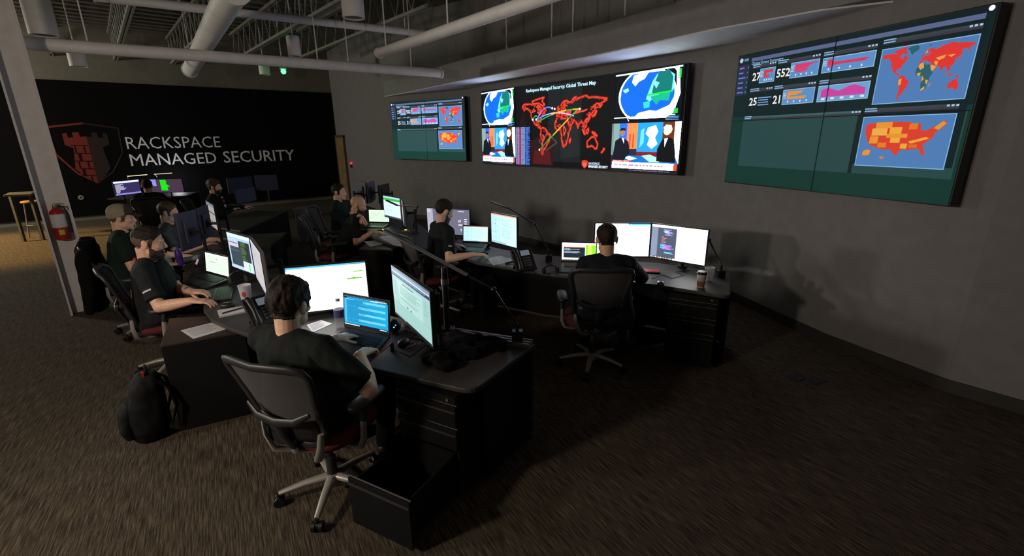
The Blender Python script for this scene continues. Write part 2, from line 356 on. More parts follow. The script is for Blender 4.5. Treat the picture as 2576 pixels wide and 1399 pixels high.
    # small emblem and words, lower right of the map
    E = [(.612,.905),(.626,.895),(.640,.905),(.640,.955),(.626,.995),(.612,.955)]
    s.poly(E, (.80,.20,.15)); s.poly([(.617,.92),(.620,.92),(.620,.93),(.624,.93),(.624,.92),(.628,.92),(.628,.93),(.632,.93),(.632,.92),(.635,.92),(.633,.965),(.626,.98),(.619,.965)], (.98,.36,.28))
    s.text(.645, .945, .026, 'RACKSPACE', (.82,.90,.98), bold=.015, width=.05); s.text(.645, .978, .026, 'MANAGED SECURITY', (.88,.95,1), bold=.03, width=.088)
    def globe(u0, u1, v0, v1):
        f = lambda u, v: (u0+u*(u1-u0), v0+v*(v1-v0))
        s.rect(u0, v0, u1, v1, (.0,.03,.06)); kk = 1.4
        def blob(P, c, k=None): s.poly([f(*p) for p in P], c, (9.0 if min(c) > .85 else 1.25) if k is None else k)
        blob([(.5+.42*math.cos(a*PI/16), .49+.52*math.sin(a*PI/16)) if abs(.52*math.sin(a*PI/16)) < .44 else (.5+.42*math.cos(a*PI/16), .49+math.copysign(.44, math.sin(a*PI/16))) for a in range(32)], (.88,.97,1.0))
        blob([(.5+.395*math.cos(a*PI/16), .49+max(-.42, min(.40, .50*math.sin(a*PI/16)))) for a in range(32)], (.015,.27,.93), 2.2)
        blob([(.30,.10),(.52,.06),(.46,.18),(.38,.22),(.33,.30),(.28,.22)], (.95,.98,1.0)); blob([(.14,.36),(.22,.32),(.24,.38),(.18,.42)], (.55,.85,1.0))
        blob([(.64,.12),(.78,.06),(.88,.16),(.88,.42),(.78,.52),(.62,.52),(.56,.62),(.50,.56),(.54,.40),(.58,.24)], (.45,.80,.90)); blob([(.66,.10),(.80,.06),(.86,.20),(.85,.44),(.72,.50),(.58,.46),(.60,.30),(.64,.38),(.68,.28),(.62,.24)], (.03,.40,.38))
        blob([(.56,.52),(.84,.46),(.82,.62),(.70,.60),(.66,.68),(.60,.60)], (.05,.62,.48)); blob([(.46,.62),(.56,.60),(.56,.72),(.48,.74)], (.15,.72,.70))
        blob([(.40,.82),(.56,.78),(.66,.80),(.84,.70),(.89,.56),(.92,.44),(.90,.10),(.86,.04),(.80,.02),(.93,.02),(.97,.5),(.90,.84),(.80,.93),(.32,.93)], (.97,1,1))
        s.line([f(.52,.49), f(.86,.45)], .022, (.05,.80,.15), kk); s.line([f(.02,.06), f(.97,.03)], .02, (.85,.96,.95), kk); s.line([f(.02,.90), f(.92,.88)], .014, (.85,.96,.95), kk)
        s.line([f(.24,.08), f(.12,.30), f(.10,.60), f(.26,.97)], .012, (.85,.97,1), kk)
        for i in range(9): s.line([f(.92+.01*(i % 2), .08+i*.018), f(.96, .08+i*.018)], .012, (.1,.7,.2), kk)
        for i in range(3): s.line([f(.90, .78+i*.03), f(.95, .78+i*.03)], .02, (.1,.65,.2), kk)
        s.rows(*f(.80,.88), *f(.99,.99), 4, (.35,.60,.85), kk, rag=.4, blank=0)
    def news(u0, u1, v0, v1):
        f = lambda u, v: (u0+u*(u1-u0), v0+v*(v1-v0)); kk = 1.5
        def R(a, b_, c, d, col): s.rect(*f(a,b_), *f(c,d), col, 9.0 if min(col) > .78 else kk)
        def blob(P, c): s.poly([f(*p) for p in P], c, kk)
        R(0, 0, 1, 1, (.10,.12,.18)); R(0, 0, .12, .66, (.42,.52,.50)); R(.12, 0, .26, .66, (.10,.36,.80)); R(.24, 0, .40, .52, (.93,.45,.22)); R(.245, 0, .255, .52, (.75,.30,.75))
        R(.28, .22, .30, .50, (.65,.20,.15)); R(.33, .22, .35, .50, (.65,.20,.15)); R(.40, .0, .76, .60, (.10,.50,.90)); blob([(.55,.10),(.66,.05),(.70,.18),(.66,.30),(.70,.42),(.62,.52),(.55,.44),(.58,.30),(.52,.22)], (.75,.90,1))
        blob([(.45,.15),(.50,.10),(.50,.40),(.44,.50)], (.35,.68,.95)); R(.76, 0, .92, .66, (.32,.14,.05)); R(.92, 0, 1, .8, (.90,.95,.80)); R(.40, .58, .95, .66, (.42,.06,.06))
        blob([(.25,.66),(.95,.66),(1,.80),(.2,.80)], (.05,.35,.62)); blob([(.48,.66),(.60,.63),(.72,.70),(.74,.78),(.60,.78)], (.55,.85,.90)); blob([(.20,.70),(.30,.67),(.42,.72),(.30,.76)], (.85,.92,1))
        blob([(.02,.75),(.06,.36),(.13,.30),(.20,.30),(.27,.38),(.30,.60),(.24,.70),(.20,.78)], (.04,.05,.10)); s.circle(*f(.17,.19), .05*(v1-v0)*1.4, (.55,.38,.30), kk, n=14); blob([(.12,.16),(.15,.09),(.21,.10),(.22,.15),(.17,.14)], (.05,.04,.05)); blob([(.16,.30),(.20,.30),(.20,.42)], (.85,.9,1))
        blob([(.70,.76),(.70,.52),(.76,.34),(.84,.28),(.92,.34),(.95,.60),(.96,.78)], (.03,.03,.04)); s.circle(*f(.82,.17), .06*(v1-v0)*1.4, (.93,.76,.66), kk, n=14); blob([(.76,.12),(.80,.05),(.87,.06),(.89,.14),(.87,.22),(.85,.12)], (.90,.92,.92)); blob([(.79,.32),(.84,.30),(.80,.48)], (.80,.92,1))
        R(.02, .76, .32, .80, (.85,.12,.06)); R(.02, .80, .98, .93, (1,.98,.95)); R(.94, .80, .985, .93, (.9,.2,.1)); s.rows(*f(.06,.84), *f(.80,.90), 1, (.55,.45,.60), kk, fill=.6, rag=.1, blank=0); s.text(*f(.04,.795), .03*(v1-v0), 'BREAKING NEWS', (1,.85,.8), kk, width=.25*(u1-u0))
        R(.0, .94, 1, 1, (.06,.07,.09)); s.rows(*f(.3,.955), *f(.95,.985), 1, (.35,.30,.40), kk, fill=.6, rag=.1, blank=0)
    globe(.0, .235, .0, .50); news(.0, .235, .505, 1.0); globe(.745, .995, .0, .50); news(.745, 1.0, .505, 1.0)
    for u in (.25, .5, .75): s.rect(u-.0008, 0, u+.0008, 1, (0,0,0))
    s.rect(0, .4985, 1, .5015, (0,0,0))
    return s.mb

# ================================================================= the room
wallp = mat('wall_paint', (.23,.222,.225), .85, bump=.15, bscale=300, var=.05)
WP = [(-6.11,17.21), (-3.22,13.05), (-.93,11.18), (-.44,10.22), (2.43,6.69), (2.84,5.77), (3.18,4.37), (3.56,3.45), (3.95,2.98), (6.2,.6), (7.6,-1.6)]
ZC = 4.85
def wall(name, p, q, z0, z1, m, th=.15):
    "a wall from p to q, its thickness lying on the left of p->q seen from above"
    p = Vector((*p, 0)); q = Vector((*q, 0)); d = (q-p).normalized(); n = Vector((-d.y, d.x, 0))*th
    mb = MB(); a, b, c, e = p, q, q+n, p+n
    mb.prism([(a.x,a.y),(b.x,b.y),(c.x,c.y),(e.x,e.y)], z0, z1, m); return tag(obj(name, mb), kind='structure')
# curved wall that carries the screens: one object following the plan line
def strip(name, pts, z0, z1, th, m, bevel=0):
    mb = MB(); L = []
    P = [Vector((x, y, 0)) for x, y in pts]
    for i, p in enumerate(P):
        a = P[max(i-1, 0)]; b = P[min(i+1, len(P)-1)]; d = (b-a).normalized(); L.append(p + Vector((-d.y, d.x, 0))*th)
    poly = [(p.x, p.y) for p in P] + [(p.x, p.y) for p in reversed(L)]
    mb.prism(poly, z0, z1, m); return tag(obj(name, mb, bevel=bevel), kind='structure')
strip('wall_right', WP, 0, ZC, .2, wallp)
basem = mat('baseboard', (.035,.033,.032), .6)
strip('baseboard_right', [(x-.0, y) for x, y in WP[1:]], 0, .11, -.012, basem)
BR = Vector((-6.11,17.21,0)); BL = Vector((-11.31,13.03,0)); bd = (BL-BR).normalized(); bn = Vector((bd.y, -bd.x, 0))
if bn.dot(-BR) < 0: bn = -bn
END = BR + bd*14
wall('wall_back', (END.x, END.y), (BR.x, BR.y), 0, ZC, mat('back_wall_paint', (.19,.18,.145), .85, bump=.1))
# floor: loop carpet with thin streaks running along the screen wall
m = bpy.data.materials.new('streaked_carpet'); m.use_nodes = True; nt = m.node_tree; b = nt.nodes['Principled BSDF']; b.inputs['Roughness'].default_value = .95; b.inputs['Specular IOR Level'].default_value = .15
tc = nt.nodes.new('ShaderNodeTexCoord'); mp = nt.nodes.new('ShaderNodeMapping'); mp.inputs['Rotation'].default_value = (0, 0, -math.radians(30.9))
nt.links.new(tc.outputs['Object'], mp.inputs['Vector'])
mp2 = nt.nodes.new('ShaderNodeMapping'); mp2.inputs['Scale'].default_value = (150, 6.0, 1); nt.links.new(mp.outputs[0], mp2.inputs['Vector'])
mp.inputs['Rotation'].default_value = (0, 0, -math.radians(30.9))
n1 = nt.nodes.new('ShaderNodeTexNoise'); n1.inputs['Scale'].default_value = 1.0; n1.inputs['Detail'].default_value = 3; n1.inputs['Roughness'].default_value = .7; nt.links.new(mp2.outputs[0], n1.inputs['Vector'])
r1 = nt.nodes.new('ShaderNodeValToRGB'); e = r1.color_ramp.elements; e[0].position = .38; e[0].color = (.040,.031,.024,1); e[1].position = .68; e[1].color = (.235,.185,.130,1)
e2 = r1.color_ramp.elements.new(.5); e2.color = (.098,.078,.058,1)
nt.links.new(n1.outputs['Fac'], r1.inputs['Fac'])
n2 = nt.nodes.new('ShaderNodeTexNoise'); n2.inputs['Scale'].default_value = 240; nt.links.new(tc.outputs['Object'], n2.inputs['Vector'])
mx = nt.nodes.new('ShaderNodeMix'); mx.data_type = 'RGBA'; mx.blend_type = 'MULTIPLY'; mx.inputs[0].default_value = .55
nt.links.new(r1.outputs[0], mx.inputs[6]); nt.links.new(n2.outputs['Fac'], mx.inputs[7]); nt.links.new(mx.outputs[2], b.inputs['Base Color'])
bp = nt.nodes.new('ShaderNodeBump'); bp.inputs['Strength'].default_value = .5; bp.inputs['Distance'].default_value = .004; nt.links.new(n1.outputs['Fac'], bp.inputs['Height']); nt.links.new(bp.outputs[0], b.inputs['Normal'])
carpet = m
mb = MB(); mb.prism([(-19,-3), (7.8,-3), (7.8,1), (4,7), (-5.9,17.6), (-8,18), (-19,9)], -.1, 0, carpet); tag(obj('floor', mb), kind='structure')
# ceiling deck
deckm = mat('roof_deck', (.16,.15,.13), .7, var=.1)
mb = MB(); mb.prism([(-19,-3), (7.8,-3), (7.8,1), (4,7), (-5.9,17.6), (-8,18), (-19,9)], ZC, ZC+.1, deckm); tag(obj('ceiling', mb), kind='structure')
# low soffit over the screens
SF = [(-3.25,13.0), (-2.3,11.75), (-.95,9.70), (1.07,7.02), (2.10,5.38), (2.75,4.62), (3.45,3.55)]
soffm = mat('soffit_paint', (.27,.265,.275), .8)
back = WP[1:8]
mb = MB(); mb.prism(SF + [(x+.02, y+.02) for x, y in reversed(back)], 3.10, 3.45, soffm); tag(obj('trim_1', mb), kind='structure')
mb = MB(); mb.prism([(x, y) for x, y in SF[:-1]] + [(x-.0, y-.0) for x, y in reversed(back[:-1])], 3.085, 3.10, mat('soffit_underside_lit', (.80,.80,.82), .8)); tag(obj('trim_3', mb), kind='structure')  # underside slab paler than the soffit face: screen light put into its colour
# door at the corner of the back wall
wood = mat('door_wood', (.30,.19,.09), .55, var=.2, vscale=5)
pd = Vector((-6.11,17.21,0)); dd = (Vector((-3.22,13.05,0))-pd).normalized(); dn = Vector((dd.y, -dd.x, 0))
if dn.dot(-pd) < 0: dn = -dn
dr = tag(obj('door_1', (lambda q: (q.bar(pd+dd*.08+dn*.03+Vector((0,0,1.05)), pd+dd*.98+dn*.03+Vector((0,0,1.05)), .05, 2.1, wood), q)[1])(MB()), bevel=.004), kind='structure')
q = MB(); fm = mat('door_frame', (.10,.08,.06), .5)
q.bar(pd+dd*.03+dn*.03+Vector((0,0,1.08)), pd+dd*.08+dn*.03+Vector((0,0,1.08)), .08, 2.16, fm); q.bar(pd+dd*.98+dn*.03+Vector((0,0,1.08)), pd+dd*1.04+dn*.03+Vector((0,0,1.08)), .08, 2.16, fm); q.bar(pd+dd*.03+dn*.03+Vector((0,0,2.14)), pd+dd*1.04+dn*.03+Vector((0,0,2.14)), .08, .08, fm)
obj('door_frame', q, parent=dr); q = MB(); h0 = pd+dd*.90+dn*.07+Vector((0,0,1.0)); q.cyl(h0-dn*.02, h0+dn*.03, .012); q.cyl(h0+dn*.03, h0+dn*.03-dd*.12, .01); obj('door_handle', q, mat('steel', (.5,.5,.5), .3, 1.0), dr, smooth=S)

# banner on the back wall
blk = mat('banner_black', (.005,.005,.006), .95, spec=.1)
def bw(u, z, off=0.0): p = BR + bd*u + bn*off; return Vector((p.x, p.y, z))
ban = MB(); ban.add([bw(.02,.12,.002), bw(.02,3.56,.002), bw(8.9,3.56,.002), bw(8.9,.12,.002), bw(.02,.12,.03), bw(.02,3.56,.03), bw(8.9,3.56,.03), bw(8.9,.12,.03)], [(0,3,2,1),(4,5,6,7),(0,1,5,4),(1,2,6,5),(2,3,7,6),(3,0,4,7)], blk)
banner = tag(obj('wall_banner', ban), 'wide black wall panel with a red fortress shield and grey lettering on the back wall', 'wall sign')
white = mat('sign_grey', (.90,.89,.92), .6); red = mat('sign_red', (.21,.018,.009), .6); dred = mat('sign_dark_red', (.022,.006,.005), .6)
def btext(t, ul, ur, z0, z1, bold, nm, fat=(0,)):
    vs, fs, w = text_geo(t, bold); q = MB()
    for i_, sh in enumerate(fat): q.add([bw(ul+(ur-ul)*p.x/w-sh, z0+p.y*(z1-z0), .034+i_*.0012) for p in vs], [f[::-1] for f in fs], white); o = obj(nm, q, parent=banner, solid=.008); return o
btext('RACKSPACE', 5.82, 3.56, 1.85, 2.17, -.004, 'light_lettering'); btext('MANAGED', 5.80, 3.72, 1.39, 1.71, 0.0, 'bold_lettering', (-.020,-.010,0,.010,.020)); btext('SECURITY', 3.54, 1.47, 1.39, 1.73, .004, 'medium_lettering', (-.006,.006))
q = MB()
def bpoly(P, m, off): q.add([bw(u, z, off) for u, z in P], [tuple(range(len(P)))], m)
def bline(P, wd, m, off):
    for i in range(len(P)-1):
        a = bw(*P[i], off); c = bw(*P[i+1], off); q.bar(a, c, wd, .004, m, up=tuple(bn))
bline([(7.35,2.42),(6.62,2.52)], .05, red, .036); bline([(7.35,2.42),(7.30,1.75),(6.98,1.25),(6.62,.98)], .045, red, .036)
bline([(6.62,2.52),(5.92,2.40),(5.95,1.75),(6.25,1.25),(6.62,.98)], .035, dred, .036)
T = [(7.08,2.26),(6.99,2.28),(6.98,2.16),(6.88,2.17),(6.88,2.29),(6.75,2.30),(6.74,2.18),(6.62,2.19),(6.62,1.0),(6.85,1.16),(7.00,1.36),(6.93,1.9),(7.08,1.98)]
bpoly(T, red, .036); bpoly([(6.62,2.19),(6.62,1.0),(6.42,1.16),(6.28,1.36),(6.34,1.9),(6.18,1.98),(6.18,2.26),(6.27,2.27),(6.28,2.15),(6.38,2.16),(6.38,2.28),(6.50,2.29),(6.50,2.17)], dred, .036)
for i, z in enumerate((1.95,1.75,1.55,1.35,1.18)):
    bline([(6.98 if i < 3 else 6.9, z+.02), (6.63, z)], .018, blk, .040)
    bline([(6.72+.11*(i % 2), z), (6.72+.11*(i % 2), z-.19)], .018, blk, .040); bline([(6.90-.04*(i % 2), z), (6.90-.04*(i % 2), z-.17)], .018, blk, .040)
obj('shield_emblem', q, parent=banner)

# the three screen walls
bez = mat('screen_housing', (.010,.010,.012), .35)
def screen(name, label, P, Q, zb, h, pic, depth, pad=.012):
    P = Vector((*P, 0)); Q = Vector((*Q, 0)); w = (Q-P).length; c = (P+Q)/2
    d = (Q-P).normalized(); t = thing(name, label, 'video wall', (c.x, c.y, zb), math.atan2(d.y, d.x))
    q = MB(); q.box((-w/2-pad, .004, -pad), (w/2+pad, .10, h+pad), bez); obj('housing', q, parent=t, bevel=.004)
    q = MB(); q.box((-w/2+.15, .08, .2), (-w/2+.45, depth, h-.2), bez); q.box((w/2-.45, .08, .2), (w/2-.15, depth, h-.2), bez); obj('wall_mount', q, parent=t)
    o = obj('screen_picture', pic, parent=t); o.location = (0, 0, 0); return t
LP, LQ, MP, MQ, RP, RQ = (-3.04,12.69), (-1.02,11.06), (-.575,10.12), (2.29,6.57), (2.575,5.74), (3.34,3.59)
dist = lambda a, b: math.hypot(a[0]-b[0], a[1]-b[1])
screen('video_wall', 'smallest video wall, dark green dashboard with two heat maps, nearest the black back panel', LP, LQ, 1.545, 1.37, dashboard(dist(LP,LQ), 1.37, .85), .19)
screen('video_wall', 'widest video wall with a red outlined world threat map between globe and news pictures', MP, MQ, 1.535, 1.40, threatwall(dist(MP,MQ), 1.40), .20)
screen('video_wall', 'largest looking video wall at the right, green dashboard reading 27, 552, 25 and 21', RP, RQ, 1.515, 1.37, dashboard(dist(RP,RQ), 1.37, .60), .26)
# ================================================================= overhead structure
VV = Vector((-.65,.76,0)).normalized(); UU = Vector((.76,.65,0)).normalized()
steel = mat('painted_joist', (.24,.235,.21), .6)
JL = [((-7.6+i*1.28*.76, .2+i*1.28*.65)) for i in range(0, 9)]
def joist(p0, L, label):
    p = Vector((p0[0], p0[1], 0)); t = thing('ceiling_joist', label, 'roof joist', (p.x, p.y, 4.12), hd(VV.x, VV.y), 'open web steel joists under the roof deck')
    q = MB(); q.box((-.05,0,0), (-.012,L,.05), steel); q.box((.012,0,0), (.05,L,.05), steel); obj('bottom_chord', q, parent=t)
    q = MB(); q.box((-.05,0,.62), (-.012,L,.68), steel); q.box((.012,0,.62), (.05,L,.68), steel); obj('top_chord', q, parent=t)
    q = MB(); n = int(L/.55); s_ = L/n
    for i in range(n):
        q.cyl((0,i*s_,.03), (0,(i+.5)*s_,.65), .014, n=6, m=steel); q.cyl((0,(i+.5)*s_,.65), (0,(i+1)*s_,.03), .014, n=6, m=steel)
    obj('web_bars', q, parent=t, smooth=S); return t
for i in range(9):
    p = Vector((-8.9,2.2,0)) + UU*(i*1.25) - VV*(2.0 if i < 6 else 0.0) ; L = 15.5 if i < 7 else 10.5
    if i >= 7: L = 11.0
    joist((p.x, p.y), [17.5,17,16.5,16,15,14.3,11.4,9.6,8.0][i]-1.5, 'open web steel roof joist running toward the back wall, one of a row')
# deck ribs as one corrugated sheet part of the ceiling
q = MB()
for i in range(0, 46):
    p = Vector((-12.5,7.6,0)) + VV*(i*.42-7.5); a = p - UU*1; c = p + UU*9.5
    if c.x > 3.2 - 0: c = p + UU*7
    q.bar((a.x,a.y,ZC-.02), (c.x,c.y,ZC-.02), .12, .05, deckm)
tag(obj('trim_2', q), kind='structure')
wht = mat('fixture_white', (.80,.79,.80), .5)
def rod(name, x, y, z0, r=.008, par=None): q = MB(); q.cyl((x,y,z0), (x,y,ZC), r, n=6, m=wht); return obj(name, q, parent=par, smooth=S)
def beamlight(a, b, r, label, rods, cat='hanging light bar', nm='hanging_light_bar'):
    c = (a+b)/2; t = thing(nm, label, cat, (c.x, c.y, c.z)); q = MB(); q.M = Matrix.Translation(-c); q.tube([a, b], r, 14, wht); obj('tube_body', q, parent=t, smooth=S)
    q = MB(); q.M = Matrix.Translation(-c); d = (b-a).normalized(); q.tube([b, b+d*.03], r*1.15, 14, wht); q.tube([a-d*.03, a], r*1.15, 14, wht); obj('end_cap', q, parent=t, smooth=S)
    for f in rods:
        p = a.lerp(b, f); q = MB(); q.M = Matrix.Translation(-c); q.cyl(p+Vector((0,0,r*.8)), (p.x,p.y,ZC), .009, n=6, m=wht); obj('hanging_rod', q, parent=t, smooth=S)
    return t
zb_ = 3.15
def px2(p, q_, z): return at(p[0], p[1], z), at(q_[0], q_[1], z)
a, b_ = px2((18,105), (1108,184), 3.15); beamlight(a, b_, .075, 'longest pale horizontal tube, crossing from the column toward the screen wall', [.13,.62,.705,.9])
a, b_ = px2((955,133), (1420,-24), 3.2); beamlight(a, b_, .062, 'pale tube slanting up to the top edge above the middle video wall', [.06,.5,.9])
a, b_ = px2((240,-8), (1062,84), 3.9); beamlight(a, b_, .060, 'thin pale tube high among the joists, above the longest tube', [.2,.55,.93])
a, b_ = px2((478,175), (588,-30), 3.5); beamlight(a, b_, .14, 'thick round duct running toward the back wall through the joists', [.1,.9], 'duct', 'round_duct')
def cyl_light(px, py0, py1, z0, r, label):
    "cylinder downlight: py1 = its lower rim"
    p = at(px, py1, z0); t = thing('cylinder_downlight', label, 'ceiling light', p); h = r*3.0
    prof = [(r*.86,.02),(r*.86,0),(r,0),(r,.004),(r,h-.02),(r*.93,h),(.02,h)]
    q = MB(); q.lathe(prof, m=wht, n=28); obj('cylinder_housing', q, parent=t, smooth=.6); q = MB(); q.cyl((0,0,h), (0,0,ZC-z0), .010, n=8, m=wht); obj('stem', q, parent=t, smooth=S)
    q = MB(); q.lathe([(.0,.012),(r*.84,.012),(r*.84,.03),(.0,.04)], m=mat('dark_reflector',(.03,.03,.03),.3)); obj('reflector', q, parent=t, smooth=S)
cyl_light(890, 0, 46, 3.50, .135, 'large white cylinder ceiling light cut by the top edge, left of the slanting tube')
cyl_light(742, 85, 142, 3.55, .115, 'white cylinder ceiling light just above the longest tube, over the green light')
cyl_light(112, 30, 90, 3.45, .16, 'grey cylinder ceiling light nearest the column, upper left')
cyl_light(200, 130, 168, 3.35, .135, 'dim cylinder ceiling light below the longest tube at the left')
cyl_light(667, 150, 188, 3.55, .12, 'dim cylinder ceiling light left of the glowing green light')
# thin rods between ceiling and soffit, and a short pipe
for i, (px, py) in enumerate([(1275,128), (1388,98), (1441,84), (1572,44)]):
    d = ray(px, py); t_ = (3.45-HC)/d.z; p = Vector((d.x*t_*.985, d.y*t_*.985, 3.45)); lab = ['first thin ceiling rod from the left above the soffit', 'second thin ceiling rod from the left above the soffit, the brightest', 'third thin ceiling rod from the left above the soffit', 'fourth thin ceiling rod from the left, at the short pipe above the soffit'][i]
    q = MB(); q.cyl((0,0,0), (0,0,ZC-3.45), .014, n=8, m=wht); tag(obj('ceiling_rod', q, smooth=S, loc=p), lab, 'rod')
# green ceiling sensor light and red wall light
gp = Vector((-5.55,13.4,0)); d = ray(713,180); 
t_ = 12.6; gp = Vector((0,0,HC)) + d*t_
t = thing('green_indicator_light', 'small glowing green light hanging below the longest tube', 'indicator light', gp)
q = MB(); q.ell((0,0,0), (.055,.055,.055), n=12); obj('lens', q, (lambda m: m)(emat((.15,1,.25), 12.0)), t, smooth=4)
q = MB(); q.lathe([(.02,.05),(.07,.05),(.07,.09),(.02,.10)], m=wht); q.cyl((0,0,.09), (0,0,ZC-gp.z), .012, n=8, m=wht); obj('housing', q, parent=t, smooth=S)
gl = bpy.data.lights.new('green_glow', 'POINT'); gl.energy = .5; gl.color = (.1,1,.25); gl.shadow_soft_size = .06
go = bpy.data.objects.new('green_glow', gl); COL.objects.link(go); go.location = gp - Vector((0,0,.14))
d = ray(883,411); W0 = Vector((*WP[0],0)); W1 = Vector((*WP[1],0)); e_ = W1-W0; k_ = (W0.x*e_.y-W0.y*e_.x)/(d.x*e_.y-d.y*e_.x); rp = Vector((0,0,HC)) + d*(k_-.10)
t = thing('red_indicator_light', 'tiny red light on the wall beside the wooden door', 'indicator light', rp); q = MB(); q.ell((0,0,0), (.035,.035,.035), n=10); obj('lens', q, emat((1,.12,.08), 3.0), t, smooth=4)
q = MB(); q.box((-.03,-.02,-.14), (.09,.09,-.03), bez); obj('wall_box', q, parent=t, bevel=.004)

# ================================================================= steel column with fire extinguisher
colm = mat('column_grey', (.62,.60,.62), .55, var=.05)
cc = Vector((-5.42,5.60,0)); t = thing('steel_column', 'pale grey steel column with open flanges at the left', 'column', cc, hd(cc.x, cc.y))
# local -Y faces the camera: two flanges left and right, web between
q = MB(); q.box((-.135,-.13,0), (-.115,.13,ZC), colm); obj('flange', q, parent=t); q = MB(); q.box((.115,-.13,0), (.135,.13,ZC), colm); obj('flange', q, parent=t)
q = MB(); q.box((-.115,-.012,0), (.115,.012,ZC), colm); obj('web', q, parent=t)
ex = Matrix.Translation(cc) @ Matrix.Rotation(hd(cc.x, cc.y), 4, 'Z')
t = thing('fire_extinguisher', 'red fire extinguisher with white label hanging on the grey column', 'fire extinguisher', ex @ Vector((0,-.085,.93)), hd(cc.x, cc.y))
ered = mat('extinguisher_red', (.34,.012,.016), .35)
q = MB(); q.lathe([(.05,0),(.068,.01),(.070,.03),(.070,.30),(.06,.345),(.03,.37),(.024,.39)], m=ered); obj('cylinder_body', q, parent=t, smooth=S)
q = MB(); q.tube([(0,0,.155),(0,0,.31)], .0715, 24, mat('white_label',(.55,.53,.55),.6)); obj('paper_label', q, parent=t, smooth=S)
q = MB(); q.grid(lambda a, b: (.0735*math.sin((a-.5)*.7), -.0735*math.cos((a-.5)*.7), .07+.06*b), 6, 2); obj('yellow_sticker', q, mat('sticker_yellow',(.55,.45,.03),.6), t, solid=.001)
q = MB(); q.cyl((0,0,.385), (0,0,.42), .022); q.bar((0,.03,.43), (0,-.11,.445), .022, .01); q.bar((0,.03,.41), (0,-.10,.40), .022, .01); obj('valve_handle', q, mat('brass',(.45,.33,.12),.35,.8), t)
q = MB(); q.tube([(0.02,0,.40),(.07,-.01,.39),(.092,-.02,.32),(.09,-.02,.16),(.088,-.02,.08)], .010, 8); obj('hose', q, mat('rubber_black',(.012,.012,.012),.6), t, smooth=S)
